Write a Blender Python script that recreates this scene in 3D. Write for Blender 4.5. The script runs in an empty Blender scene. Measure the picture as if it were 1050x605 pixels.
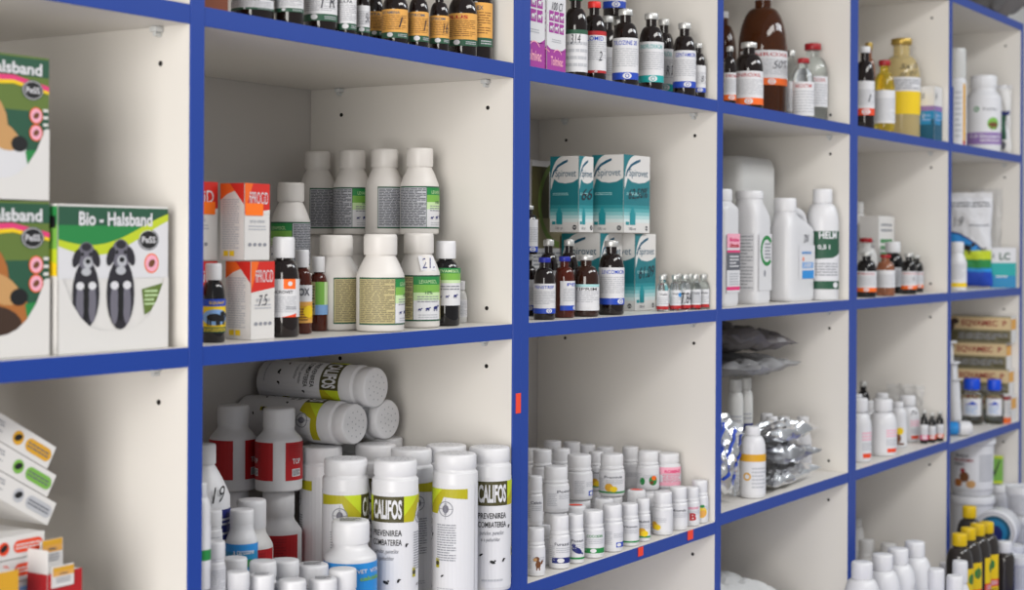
import bpy, bmesh, math, random
from mathutils import Vector, Matrix
R = random.Random(7)
PI = math.pi
scene = bpy.context.scene
col = scene.collection

# ------------------------------------------------------------------ camera model
F, AZ, CD, ROLL, CY = 1656.9, 0.567049, 1.03789, 0.00535, 250.62
W, S, T, CAMX = 0.53117, 0.3124, 0.018, -1.08271
ZB = 1.45                      # height of the shelf at eye level
CZ = ZB + 0.09535
DEP = 0.3208                   # depth of the shelving
CAM = Vector((CAMX, -CD, CZ))
CA, SA = math.cos(AZ), math.sin(AZ)

def ray(u, v):
    du, dv = u - 525, v - CY
    c, s = math.cos(ROLL), math.sin(ROLL)
    a, b = c*du + s*dv, -s*du + c*dv
    return Vector((CA + SA*a/F, SA - CA*a/F, -b/F))
def on_y(u, v, y):
    d = ray(u, v); k = (y + CD)/d.y
    return CAM + d*k
def on_z(u, v, z):
    d = ray(u, v); k = (z - CZ)/d.z
    return CAM + d*k
def depth(p):
    return (p.x - CAMX)*CA + (p.y + CD)*SA

COLS = [-W, T, W + 3*T, 2*W + 4*T, 3*W + 6*T, 4*W + 7*T]
def fit_y(u, Y, r, v=300):
    """keep a thing seen in column u inside its compartment"""
    x0 = on_y(u, 300, 0).x
    for a in COLS:
        if a - .03 < x0 < a + W + .02:
            lim = a + W - r - .0045
            while on_y(u, v, Y).x > lim and Y > r + .004: Y -= .001
    return Y
def spot(z, uL, uR, vT, Y=None, vB=None, r=None, h=None):
    """centre, radius and height of an upright thing standing at height z"""
    uc = (uL + uR)/2
    if Y is None:
        p = on_z(uc, vB, z)
        rr = r or (uR - uL)/2*depth(p)/F
        d = ray(uc, vB); n = Vector((d.x, d.y, 0)).normalized()
        p = p + n*rr
        Y = min(max(p.y, rr + .003), DEP - .012 - rr)
    p = on_y(uc, vT, Y)
    Y = fit_y(uc, Y, r or (uR - uL)/2*depth(p)/F, vT)
    p = on_y(uc, vT, Y)
    dd = depth(p)
    rr = r or (uR - uL)/2*dd/F
    hh = h or (p.z - z)
    return Vector((p.x, Y, z)), rr, hh

# ------------------------------------------------------------------ materials
def lin(c):
    return tuple(((x/255)/12.92 if x/255 <= .04045 else ((x/255 + .055)/1.055)**2.4) for x in c)
MATS = {}
def mat(name, rgb, rough=.5, metal=0., trans=0., spec=.5, noise=0., nscale=30, coat=0., ior=1.45, bump=0., alpha=1., sss=0.):
    if name in MATS: return MATS[name]
    m = bpy.data.materials.new(name); m.use_nodes = True
    nt = m.node_tree; b = nt.nodes['Principled BSDF']
    c = lin(rgb)
    b.inputs['Base Color'].default_value = (*c, 1)
    b.inputs['Roughness'].default_value = rough
    b.inputs['Metallic'].default_value = metal
    b.inputs['Transmission Weight'].default_value = trans
    b.inputs['Specular IOR Level'].default_value = spec
    b.inputs['Coat Weight'].default_value = coat
    b.inputs['IOR'].default_value = ior
    b.inputs['Alpha'].default_value = alpha
    if noise or bump:
        tc = nt.nodes.new('ShaderNodeTexCoord')
        n = nt.nodes.new('ShaderNodeTexNoise'); n.inputs['Scale'].default_value = nscale
        n.inputs['Detail'].default_value = 4
        nt.links.new(tc.outputs['Object'], n.inputs['Vector'])
        if noise:
            mx = nt.nodes.new('ShaderNodeMix'); mx.data_type = 'RGBA'
            mx.inputs['A'].default_value = (*[x*(1 - noise) for x in c], 1)
            mx.inputs['B'].default_value = (*[min(1, x*(1 + noise)) for x in c], 1)
            nt.links.new(n.outputs['Fac'], mx.inputs['Factor'])
            nt.links.new(mx.outputs['Result'], b.inputs['Base Color'])
        if bump:
            bp = nt.nodes.new('ShaderNodeBump'); bp.inputs['Strength'].default_value = bump
            bp.inputs['Distance'].default_value = .002
            nt.links.new(n.outputs['Fac'], bp.inputs['Height'])
            nt.links.new(bp.outputs['Normal'], b.inputs['Normal'])
    MATS[name] = m
    return m
M = {}
def dm(key, rgb, *a, **k): M[key] = mat(key, rgb, *a, **k)
dm('melamine', (224,220,214), .38, noise=.015, nscale=5)
dm('backboard', (202,198,194), .5, noise=.02, nscale=4)
dm('blue_edge', (28,64,152), .35, noise=.04, nscale=18)
dm('hole', (24,20,18), .9)
dm('steel', (190,195,198), .25, 1.)
dm('sticker_red', (244,72,46), .55)
dm('sticker_orange', (255,120,20), .55)
dm('plastic', (216,216,219), .36)
dm('plastic_cap', (221,221,224), .42)
dm('plastic_warm', (217,213,209), .4)
dm('plastic_grey', (214,213,212), .45)
dm('milky', (226,226,224), .35, trans=.25)
dm('amber', (46,22,12), .07, coat=.3)
dm('amber_dark', (26,17,15), .07, coat=.3)
dm('amber_black', (16,13,14), .08, coat=.3)
dm('amber_warm', (84,42,14), .06, trans=.45)
dm('smoke', (50,45,42), .12, coat=.2)
dm('clip', (206,208,208), .3)
dm('amber_red', (84,30,16), .08, trans=.2)
dm('glass', (240,246,246), .03, trans=1., ior=1.33)
dm('glass_yellow', (222,196,70), .05, trans=.75, ior=1.36)
dm('glass_cream', (225,205,150), .08, trans=.5, ior=1.36)
dm('glass_tan', (170,110,80), .08, trans=.5)
dm('alu', (208,208,206), .42, .7)
dm('gold_cap', (188,158,82), .35, .7)
dm('red_cap', (158,28,36), .4)
dm('red_bright', (222,48,44), .4)
dm('green_cap', (18,120,70), .4)
dm('blue_cap', (36,48,160), .4)
dm('blue_bright', (24,78,212), .4)
dm('yellow_cap', (222,186,14), .42)
dm('paper', (216,216,220), .6)
dm('paper_grey', (206,208,212), .6)
dm('card', (218,216,214), .62)
dm('card_grey', (205,203,205), .62)
dm('orange_paper', (222,164,80), .6)
dm('green_dark', (38,84,62), .55)
dm('green', (36,132,66), .55)
dm('green_light', (120,176,74), .55)
dm('green_pale', (196,222,170), .55)
dm('lime', (190,206,40), .55)
dm('olive', (176,168,24), .55)
dm('olive_dark', (72,68,36), .55)
dm('khaki', (188,176,130), .6)
dm('khaki_dark', (128,120,92), .6)
dm('gold', (214,160,40), .55)
dm('beige', (216,192,148), .6)
dm('yellow', (236,200,20), .55)
dm('orange', (240,106,30), .55)
dm('orange_red', (226,72,34), .55)
dm('red', (178,28,34), .5)
dm('red_deep', (150,20,30), .5)
dm('red_box', (208,40,30), .5)
dm('pink', (222,60,120), .55)
dm('pink_pale', (240,170,190), .55)
dm('purple', (160,56,150), .55)
dm('violet', (140,110,170), .55)
dm('blue', (30,70,180), .5)
dm('blue_navy', (30,40,110), .5)
dm('blue_sky', (40,140,215), .5)
dm('blue_pale', (130,170,220), .5)
dm('cyan', (30,130,180), .5)
dm('teal', (20,160,160), .5)
dm('teal_box', (24,142,152), .5)
dm('teal_mid', (88,172,178), .5)
dm('teal_pale', (160,206,208), .5)
for i_, c_ in enumerate(((24,118,128), (44,140,148), (84,166,172), (130,190,194), (176,212,214), (212,226,226))): dm('tealstep%d' % i_, c_, .5)
dm('petrol', (14,84,112), .5)
dm('ink', (40,40,52), .6)
dm('black', (22,22,24), .5)
dm('print', (140,142,150), .6)
dm('print_dark', (96,98,106), .6)
dm('print_light', (182,184,190), .6)
dm('brown', (110,66,34), .6)
dm('brown_box', (120,62,36), .65)
dm('tan', (196,150,96), .6)
dm('fur_gold', (170,104,48), .6)
dm('fur_dark', (60,40,28), .6)
dm('fur_grey', (110,108,120), .6)
dm('fur_black', (38,36,44), .6)
dm('moss', (96,118,52), .6)
dm('foil', (238,239,240), .27, 1., bump=.35, nscale=60)
dm('foil_dark', (196,196,198), .3, 1., bump=.35, nscale=60)
dm('film', (235,238,240), .15, trans=.55, alpha=.75, bump=.4, nscale=40)
dm('film_clear', (245,247,250), .1, trans=.8, alpha=.35, bump=.4, nscale=40)
dm('bag_grey', (150,150,152), .35, bump=.5, nscale=25)
dm('bag_dark', (104,100,100), .4, bump=.5, nscale=25)
dm('bag_pale', (205,206,205), .4, bump=.4, nscale=25)
dm('counter_blue', (50,76,170), .35)
dm('wall_paint', (226,224,220), .7)
dm('floor_tile', (150,142,132), .4, noise=.08, nscale=3)

# ------------------------------------------------------------------ mesh building
class MB:
    def __init__(s): s.v, s.f, s.m, s.mats = [], [], [], []
    def mi(s, m):
        if isinstance(m, str): m = M[m]
        if m not in s.mats: s.mats.append(m)
        return s.mats.index(m)
    def add(s, vs, fs, m):
        o = len(s.v); s.v += [tuple(p) for p in vs]; k = s.mi(m)
        for f in fs: s.f.append([o + i for i in f]); s.m.append(k)
    def lathe(s, prof, m, n=40, ribs=0., mtx=None):
        vs, fs = [], []
        for (r, z) in prof:
            for i in range(n):
                a = 2*PI*i/n
                q = r*(1 - ribs*(i % 2)) if r > 1e-6 else r
                vs.append(Vector((q*math.cos(a), q*math.sin(a), z)))
        k = len(prof)
        for j in range(k - 1):
            for i in range(n):
                i2 = (i + 1) % n
                fs.append([j*n + i, j*n + i2, (j + 1)*n + i2, (j + 1)*n + i])
        fs.append(list(range(n))[::-1]); fs.append([(k - 1)*n + i for i in range(n)])
        if mtx: vs = [mtx @ p for p in vs]
        s.add(vs, fs, m)
    def loft(s, rings, m, n=40):
        """rings: (z, hx, hy, exponent, ox, oy) superellipse sections"""
        vs, fs = [], []
        for (z, hx, hy, e, ox, oy) in rings:
            for i in range(n):
                a = 2*PI*(i + .5)/n; c, q = math.cos(a), math.sin(a)
                vs.append((ox + hx*math.copysign(abs(c)**(2/e), c), oy + hy*math.copysign(abs(q)**(2/e), q), z))
        k = len(rings)
        for j in range(k - 1):
            for i in range(n):
                i2 = (i + 1) % n
                fs.append([j*n + i, j*n + i2, (j + 1)*n + i2, (j + 1)*n + i])
        fs.append(list(range(n))[::-1]); fs.append([(k - 1)*n + i for i in range(n)])
        s.add(vs, fs, m)
    def box(s, x0, x1, y0, y1, z0, z1, m, bev=0., mtx=None):
        b = bmesh.new()
        bmesh.ops.create_cube(b, size=1)
        for v in b.verts:
            v.co = Vector(((x0 + x1)/2 + v.co.x*(x1 - x0), (y0 + y1)/2 + v.co.y*(y1 - y0), (z0 + z1)/2 + v.co.z*(z1 - z0)))
        if bev: bmesh.ops.bevel(b, geom=b.edges[:], offset=bev, segments=2, affect='EDGES', profile=.5)
        b.verts.index_update()
        vs = [v.co.copy() for v in b.verts]
        if mtx: vs = [mtx @ p for p in vs]
        s.add(vs, [[v.index for v in f.verts] for f in b.faces], m); b.free()
    def tube(s, pts, r, m, n=10, flat=1.):
        pts = [Vector(p) for p in pts]; vs, fs = [], []
        for i, p in enumerate(pts):
            d = (pts[min(i + 1, len(pts) - 1)] - pts[max(i - 1, 0)]).normalized()
            up = Vector((0, 1, 0)) if abs(d.y) < .9 else Vector((1, 0, 0))
            a = d.cross(up).normalized(); b = d.cross(a)
            for j in range(n):
                t = 2*PI*j/n; vs.append(p + a*r*math.cos(t) + b*r*flat*math.sin(t))
        for i in range(len(pts) - 1):
            for j in range(n):
                j2 = (j + 1) % n; fs.append([i*n + j, i*n + j2, (i + 1)*n + j2, (i + 1)*n + j])
        fs.append(list(range(n))[::-1]); fs.append([(len(pts) - 1)*n + j for j in range(n)])
        s.add(vs, fs, m)
    def build(s, name, parent=None, loc=(0, 0, 0), rz=0, smooth=True, angle=38, fix=True):
        me = bpy.data.meshes.new(name)
        me.from_pydata(s.v, [], s.f)
        for m in s.mats: me.materials.append(m)
        me.polygons.foreach_set('material_index', s.m)
        if fix:
            b = bmesh.new(); b.from_mesh(me); bmesh.ops.recalc_face_normals(b, faces=b.faces[:]); b.to_mesh(me); b.free()
        if smooth:
            me.polygons.foreach_set('use_smooth', [True]*len(me.polygons))
            me.set_sharp_from_angle(angle=math.radians(angle))
        me.update()
        o = bpy.data.objects.new(name, me); col.objects.link(o)
        o.location = loc; o.rotation_euler = (0, 0, rz)
        if parent: o.parent = parent
        return o

def tag(o, label=None, cat=None, group=None, kind=None):
    if label: o['label'] = label
    if cat: o['category'] = cat
    if group: o['group'] = group
    if kind: o['kind'] = kind
    return o
def thing(name, label, cat, loc=(0, 0, 0), rz=0, group=None):
    o = bpy.data.objects.new(name, None); col.objects.link(o)
    o.empty_display_size = .02
    o.location = loc; o.rotation_euler = (0, 0, rz)
    return tag(o, label, cat, group)
def copy_thing(root, loc, rz, label, group=None):
    c = root.copy(); col.objects.link(c); c.location = (loc[0], loc[1], loc[2] + .0004); c.rotation_euler = (0, 0, rz); c['label'] = label
    if group: c['group'] = group
    for ch in list(root.children):
        d = ch.copy(); col.objects.link(d); d.parent = c
        for g in list(ch.children):
            e = g.copy(); col.objects.link(e); e.parent = d
    return c

# ------------------------------------------------------------------ printed surfaces
TXT = {}
def text_mesh(body, bold, shear):
    key = (body, bold, shear)
    if key in TXT: return TXT[key]
    cu = bpy.data.curves.new('t', 'FONT'); cu.body = body; cu.offset = bold; cu.shear = shear
    cu.resolution_u = 3
    o = bpy.data.objects.new('t', cu); col.objects.link(o)
    dg = bpy.context.evaluated_depsgraph_get(); dg.update()
    me = o.evaluated_get(dg).to_mesh()
    vs = [v.co.copy() for v in me.vertices]; fs = [list(p.vertices) for p in me.polygons]
    o.evaluated_get(dg).to_mesh_clear()
    bpy.data.objects.remove(o); bpy.data.curves.remove(cu)
    x0, x1 = min(v.x for v in vs), max(v.x for v in vs); y0, y1 = min(v.y for v in vs), max(v.y for v in vs)
    TXT[key] = ([((v.x - x0)/(x1 - x0) - .5, (v.y - y0)/(y1 - y0) - .5) for v in vs], fs)
    return TXT[key]

class Canvas:
    """flat artwork: x in -1..1 across, y in 0..1 up; later mapped on a cylinder or a plane"""
    def __init__(s, asp): s.asp = asp; s.it = []
    def poly(s, pts, m, lv=2): s.it.append(([tuple(p) for p in pts], [list(range(len(pts)))], m, lv))
    def rect(s, x0, x1, y0, y1, m, lv=1): s.poly([(x0, y0), (x1, y0), (x1, y1), (x0, y1)], m, lv)
    def ell(s, x, y, ry, m, k=1., lv=3, n=20, rot=0):
        ps = []
        for i in range(n):
            a = 2*PI*i/n; px, py = ry*k*math.cos(a), ry*math.sin(a)
            px, py = px*math.cos(rot) - py*math.sin(rot), px*math.sin(rot) + py*math.cos(rot)
            ps.append((x + px/s.asp, y + py))
        s.poly(ps, m, lv)
    def ring(s, x, y, ro, ri, m, lv=3, n=24, a0=0, a1=2*PI):
        vs, fs = [], []
        for i in range(n + 1):
            a = a0 + (a1 - a0)*i/n
            for q in (ro, ri): vs.append((x + q*math.cos(a)/s.asp, y + q*math.sin(a)))
        for i in range(n): fs.append([2*i, 2*i + 2, 2*i + 3, 2*i + 1])
        s.it.append((vs, fs, m, lv))
    def text(s, body, x, y, w, h, m, lv=4, bold=.012, shear=0., rot=0.):
        if not body.strip(): return
        vs, fs = text_mesh(body, bold, shear)
        o = []
        for (a, b) in vs:
            px, py = a*w*s.asp, b*h
            px, py = px*math.cos(rot) - py*math.sin(rot), px*math.sin(rot) + py*math.cos(rot)
            o.append((x + px/s.asp, y + py))
        s.it.append((o, fs, m, lv))
    def hand(s, body, x, y, w, h, m='ink', rot=.08): s.text(body, x, y, w, h, m, 5, -.004, .35, rot)
    def lines(s, x0, x1, y0, y1, n, m='print', lv=3, fill=.45, seed=1):
        g = random.Random(seed + n); vs, fs = [], []
        st = (y1 - y0)/n
        for i in range(n):
            y = y1 - (i + .5)*st; x = x0; end = x1 - (x1 - x0)*(g.random()*.3 if i % 3 == 2 else 0)
            while x < end:
                l = (x1 - x0)*(.1 + g.random()*.16); e = min(x + l, end)
                k = len(vs); vs += [(x, y - st*fill/2), (e, y - st*fill/2), (e, y + st*fill/2), (x, y + st*fill/2)]
                fs.append([k, k + 1, k + 2, k + 3]); x = e + (x1 - x0)*.025
        s.it.append((vs, fs, m, lv))
    def emit(s, mb, fn, half, H, step=None, zstep=None):
        """fn(sx, sz, off) -> point"""
        for ix, (vs, fs, m, lv) in enumerate(s.it):
            off = .0003 + .00013*lv + .000006*ix
            P = [(x*half, y*H) for (x, y) in vs]
            need = step and any(max(P[i][0] for i in f) - min(P[i][0] for i in f) > step*1.2 for f in fs)
            if zstep: need = True
            concave = any(len(f) > 4 for f in fs)
            if need or concave:
                b = bmesh.new(); bv = [b.verts.new((x, z, 0)) for (x, z) in P]
                for f in fs:
                    try: b.faces.new([bv[i] for i in f])
                    except ValueError: pass
                b.normal_update()
                if concave: bmesh.ops.triangulate(b, faces=b.faces[:])
                if need:
                    k0 = int(math.floor(min(p[0] for p in P)/step)); k1 = int(math.ceil(max(p[0] for p in P)/step))
                    for k in range(k0, k1 + 1):
                        bmesh.ops.bisect_plane(b, geom=b.verts[:] + b.edges[:] + b.faces[:], plane_co=(k*step, 0, 0), plane_no=(1, 0, 0))
                    if zstep:
                        for k in range(int(H/zstep) + 1): bmesh.ops.bisect_plane(b, geom=b.verts[:] + b.edges[:] + b.faces[:], plane_co=(0, k*zstep, 0), plane_no=(0, 1, 0))
                b.verts.index_update()
                P = [(v.co.x, v.co.y) for v in b.verts]; F_ = [[v.index for v in f.verts] for f in b.faces]; b.free()
            else: F_ = fs
            mb.add([fn(x, z, off) for (x, z) in P], F_, m)

def label_on(parent, art, r, z0, z1, span=1.5, name='label', a0=0., mtx=None):
    H = z1 - z0; half = span*r
    c = Canvas(half/H); art(c)
    mb = MB()
    def fn(x, z, off):
        a = a0 + x/r
        p = Vector(((r + off)*math.cos(a), (r + off)*math.sin(a), z0 + z))
        return mtx @ p if mtx else p
    c.emit(mb, fn, half, H, r*.17)
    return mb.build(name, parent, smooth=False, fix=False)

def face_art(mb, art, o, ux, uz, w, h):
    """artwork on a flat w x h face centred at the bottom-middle point o"""
    ux = Vector(ux).normalized(); uz = Vector(uz).normalized(); n = ux.cross(uz); o = Vector(o)
    c = Canvas(w/2/h); art(c)
    c.emit(mb, lambda x, z, off: o + ux*x + uz*z + n*off, w/2, h)

# ------------------------------------------------------------------ bottles
def curve(r0, z0, r1, z1, kind, n=8):
    out = []
    for i in range(1, n + 1):
        t = i/n
        if kind == 'dome':   # bulging shoulder that turns in to the neck
            a = t*PI/2; rr = r1 + (r0 - r1)*math.cos(a)**.9; zz = z0 + (z1 - z0)*math.sin(a)**1.15
        elif kind == 'cone':
            rr = r0 + (r1 - r0)*t; zz = z0 + (z1 - z0)*(t + .06*math.sin(PI*t))
        else:                # soft s curve
            k = t*t*(3 - 2*t); rr = r0 + (r1 - r0)*k; zz = z0 + (z1 - z0)*t
        out.append((rr, zz))
    return out
# body: top of straight wall, neckz: where the neck starts, neck: neck radius, capw/caph: cap radius and height
KIND = {
 'inj':   dict(wall=.60, neckz=.83, neck=.43, capw=.56, caph=.08, sh='dome', ribs=0, lab=(.085, .60)),
 'syr':   dict(wall=.56, neckz=.77, neck=.50, capw=.70, caph=.21, sh='dome', ribs=.02, lab=(.13, .55)),
 'cone':  dict(wall=.575, neckz=.775, neck=.62, capw=.70, caph=.215, sh='cone', ribs=.015, lab=(.07, .555)),
 'pill':  dict(wall=.60, neckz=.65, neck=.88, capw=.90, caph=.27, sh='s', ribs=.02, lab=(.08, .57), collar=.95),
 'can':   dict(wall=.872, neckz=.892, neck=.90, capw=.935, caph=.10, sh='s', ribs=.01, lab=(.03, .80)),
 'half':  dict(wall=.69, neckz=.87, neck=.52, capw=.60, caph=.125, sh='dome', ribs=.02, lab=(.08, .58)),
 'red':   dict(wall=.60, neckz=.745, neck=.66, capw=.68, caph=.24, sh='s', ribs=.012, lab=(.14, .60)),
 'wide':  dict(wall=.66, neckz=.70, neck=.84, capw=.90, caph=.27, sh='s', ribs=.02, lab=(.08, .62)),
 'big':   dict(wall=.57, neckz=.88, neck=.33, capw=.37, caph=.06, sh='dome', ribs=0, lab=(.10, .52)),
}
def bottle(kind, loc, r, h, name, label, cat, body='plastic', cap='plastic_cap', art=None, turn=0, span=1.5,
           group=None, captop=None, capdots=None, lab=None, mtx=None, n=36, more=None, **over):
    k = dict(KIND[kind]); k.update(over)
    if lab: k['lab'] = lab
    if not mtx: loc = (loc[0], loc[1], loc[2] + .0004); h -= .0004
    face = math.atan2(CAM.y - loc[1], CAM.x - loc[0]) + math.radians(turn)
    root = thing(name, label, cat, loc, 0 if mtx else face, group)
    ed = min(.002, r*.1)
    pr = [(r*.86, .0006), (r - ed*1.2, 0), (r - ed*.3, ed*.4), (r, ed*1.3), (r, h*k['wall']*.5), (r, h*k['wall'])]
    pr += curve(r, h*k['wall'], r*k['neck'], h*k['neckz'], k['sh'])
    ct = h*(1 - k['caph'])
    nt = ct + .002
    if k.get('collar'):
        q = r*k['collar']; a = h*k['neckz']
        pr += [(q, a + .0006), (q, a + (ct - a)*.55), (q*.93, a + (ct - a)*.7)]
    pr += [(r*k['neck'], nt - .003 if nt - .003 > pr[-1][1] else pr[-1][1] + .0004), (r*k['neck'], max(nt, pr[-1][1] + .001))]
    mb = MB(); mb.lathe(pr, body, n, mtx=mtx)
    mb.build('body' if 'glass' not in str(body) and 'amber' not in str(body) else 'glass_body', root, angle=50)
    cw = r*k['capw']; ch = h - ct
    mb = MB()
    mb.lathe([(cw*.97, ct), (cw, ct + ch*.06), (cw, ct + ch*.5), (cw, h - ch*.14), (cw*.96, h - ch*.03), (cw*.90, h), (cw*.3, h)],
             cap, 48, ribs=k['ribs'], mtx=mtx)
    if kind == 'inj' and cap in ('alu', 'gold_cap'):
        mb.lathe([(cw*.55, h + .0002), (cw*.55, h + .0009), (cw*.3, h + .0009)], 'plastic_grey', 20, mtx=mtx)
    if captop:
        cv = Canvas(.5); captop(cv)
        def fn(x, z, off):
            p = Vector((-(z - .5)*2*cw*.8, x*.8*cw, h + off))
            return mtx @ p if mtx else p
        cv.emit(mb, fn, 1., 1.)
    if capdots:
        for (ra, nn) in ((.0, 1), (.3, 6), (.62, 11)):
            for i in range(nn):
                a = 2*PI*i/nn + ra
                P = [Vector((cw*ra*math.cos(a) + .0011*math.cos(b*PI/4), cw*ra*math.sin(a) + .0011*math.sin(b*PI/4), h + .0004)) for b in range(8)]
                mb.add([mtx @ p if mtx else p for p in P], [list(range(8))], 'print_light')
    mb.build('cap', root, angle=50)
    if art: label_on(root, art, r, h*k['lab'][0], h*k['lab'][1], span, mtx=mtx)
    if more: more(root, r, h)
    return root
def put(kind, z, uL, uR, vT, Y=None, name='bottle', label='', cat='bottle', vB=None, r=None, h=None, **kw):
    p, rr, hh = spot(z, uL, uR, vT, Y, vB, r, h)
    return bottle(kind, p, rr, hh, name, label, cat, **kw)

# ------------------------------------------------------------------ cartons
def carton(loc, w, d, h, name, label, cat='box', front=None, left=None, top=None, m='card', rz=0, tilt=None, group=None, flap=True):
    """w along x, d along y, h up; local origin = front-left-bottom corner.  front faces -y, left faces -x"""
    mb = MB(); mb.box(0, w, 0, d, 0, h - .0004 - (.0007 if flap else 0), m, bev=.0006)
    if front: face_art(mb, front, (w/2, 0, 0), (1, 0, 0), (0, 0, 1), w, h)
    if left: face_art(mb, left, (0, d/2, 0), (0, -1, 0), (0, 0, 1), d, h)
    if top: face_art(mb, top, (w/2, 0, h), (1, 0, 0), (0, 1, 0), w, d)
    loc = (loc[0], loc[1], loc[2] + .0004)
    root = thing(name, label, cat, loc, rz, group)
    if tilt: root.rotation_euler = tilt
    mb.build('carton_body', root, smooth=False, fix=False)
    if flap:
        f = MB(); f.box(.001, w - .001, d*.1, d - .001, h - .0010, h - .0005, m, bev=.0002)
        f.build('top_flap', root, smooth=False)
    return root

def relax(items, gap=.0031, lo=.004, hi=None, xr=None, it=240, fixed=()):
    """items: [x, y, r]; push touching circles apart"""
    hi = hi or DEP - .012
    for _ in range(it):
        for i in range(len(items)):
            for j in range(i):
                a, b = items[i], items[j]
                dx, dy = a[0] - b[0], a[1] - b[1]; q = math.hypot(dx, dy) or 1e-6; need = a[2] + b[2] + gap
                if q < need:
                    k = (need - q)/q; ka = 0 if i in fixed else (1 if j in fixed else .5); kb = 0 if j in fixed else (1 if i in fixed else .5)
                    a[0] += dx*k*ka; a[1] += dy*k*ka; b[0] -= dx*k*kb; b[1] -= dy*k*kb
        for i, a in enumerate(items):
            if i in fixed: continue
            a[1] = min(max(a[1], lo + a[2]), hi - a[2])
            if xr: a[0] = min(max(a[0], xr[0] + a[2] + .002), xr[1] - a[2] - .002)
    return items

# ------------------------------------------------------------------ soft bags
def pouch(loc, w, h, t, name, label, cat, m, rot=(0, 0, 0), seed=1, crump=.006, bend=0., group=None, art=None, sealed=True, n=34, parts=None):
    """pillow shaped bag: w across (x), h long (z), t thick (y)"""
    g = random.Random(seed)
    ph = [(g.uniform(2, 9), g.uniform(2, 9), g.uniform(0, 6.3)) for _ in range(7)]
    from mathutils import noise as mn
    o_ = Vector((seed*3.7, seed*1.3, 0))
    def ridge(a, b, s):
        q = 0; f = 3.2; k = 1.
        for _ in range(3):
            q += (1 - 2.6*abs(mn.noise(Vector((a*f + s*9, b*f, s*5)) + o_)))*k; f *= 2.1; k *= .5
        return q/1.2 - .3
    def wob(a, b): return sum(math.sin(p*a*2 + q*b*2 + s) / (1 + .25*i) for i, (p, q, s) in enumerate(ph))/3.2
    mb = MB(); vs, fs = [], []
    for side in (-1, 1):
        for j in range(n + 1):
            for i in range(n + 1):
                a, b = i/n, j/n
                ea = max(0, 1 - abs(2*a - 1)**2.6); eb = max(0, 1 - abs(2*b - 1)**3.2)
                th = t/2*(ea*eb)**.6
                k = .35*wob(a*1.7 + side*.4, b*1.7) + 1.15*ridge(a*w*9, b*h*9, side*.5 + 1)*min(1, w/.05)
                kk = abs(k)**.7*math.copysign(1, k)
                y = side*(th + crump*.5*kk*(ea*eb)**.5) + crump*.7*wob(a + 2, b + 1)*(.4 + ea) + bend*((2*b - 1)**2 - .3)
                vs.append((w*(a - .5)*(1 - .06*eb*math.sin(b*3)) + crump*.5*wob(b*2, a), y, h*b + crump*.5*wob(a*2 + 4, b)))
    N = (n + 1)*(n + 1)
    for side in (0, 1):
        for j in range(n):
            for i in range(n):
                q = side*N + j*(n + 1) + i
                f = [q, q + 1, q + n + 2, q + n + 1]; fs.append(f if side == 0 else f[::-1])
    ring = [i for i in range(n + 1)] + [j*(n + 1) + n for j in range(1, n + 1)] + [n*(n + 1) + i for i in range(n - 1, -1, -1)] + [j*(n + 1) for j in range(n - 1, 0, -1)]
    for k in range(len(ring)):
        a, b = ring[k], ring[(k + 1) % len(ring)]; fs.append([a, a + N, b + N, b])
    mb.add(vs, fs, m)
    root = thing(name, label, cat, loc, 0, group); root.rotation_euler = rot
    o = mb.build('bag_body', root, angle=22)
    # heat-sealed strip along the top edge
    sb = MB(); top = [vs[n*(n + 1) + i] for i in range(n + 1)]
    pv, pf = [], []
    for i, p in enumerate(top):
        pv += [(p[0], p[1] - .0007, p[2] - .001), (p[0], p[1] - .0007, p[2] + h*.05), (p[0], p[1] + .0007, p[2] + h*.05), (p[0], p[1] + .0007, p[2] - .001)]
    for i in range(len(top) - 1):
        for k in range(4): pf.append([i*4 + k, i*4 + (k + 1) % 4, i*4 + 4 + (k + 1) % 4, i*4 + 4 + k])
    sb.add(pv, pf, m); sb.build('seal_strip', root, smooth=False)
    if art:
        c = Canvas(w/2/h); art(c); ab = MB()
        def fn(x, z, off):
            a = min(max(x/w + .5, 0), 1); b = min(max(z/h, 0), 1)
            fi, fj = min(int(a*n), n - 1), min(int(b*n), n - 1); da, db = a*n - fi, b*n - fj
            P = lambda i, j: Vector(vs[j*(n + 1) + i])
            p = (P(fi, fj)*(1 - da) + P(fi + 1, fj)*da)*(1 - db) + (P(fi, fj + 1)*(1 - da) + P(fi + 1, fj + 1)*da)*db
            return p + Vector((0, -off*2 - .0006, 0))
        sub = Canvas(c.asp); c.emit(ab, fn, w/2, h, w/n, h/n)
        ab.build('print', root, smooth=False, fix=False)
    return root

# ------------------------------------------------------------------ the room
def struct(name, mb, **k):
    o = mb.build(name, None, smooth=False, **k); o['kind'] = 'structure'; return o
mb = MB(); mb.box(-3.2, 4.6, -3.6, .6, -.06, 0, 'floor_tile'); struct('floor', mb)
mb = MB(); mb.box(-3.2, 4.6, DEP + .004, DEP + .104, 0, 2.9, 'wall_paint'); struct('wall_back', mb)
BASE = ZB - 2*S
LEV = {'top': ZB + 2*S, 'A': ZB + S, 'B': ZB, 'C': ZB - S, 'base': BASE}
CX = [-W, T, W + 3*T, 2*W + 4*T, 3*W + 6*T, 4*W + 7*T]       # left inner side of each column
DZ = {(2, 'C'): -.005, (3, 'C'): .005, (4, 'C'): .0045, (5, 'C'): -.003}
def lev(c, k): return LEV[k] + DZ.get((c, k), 0)

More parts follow.
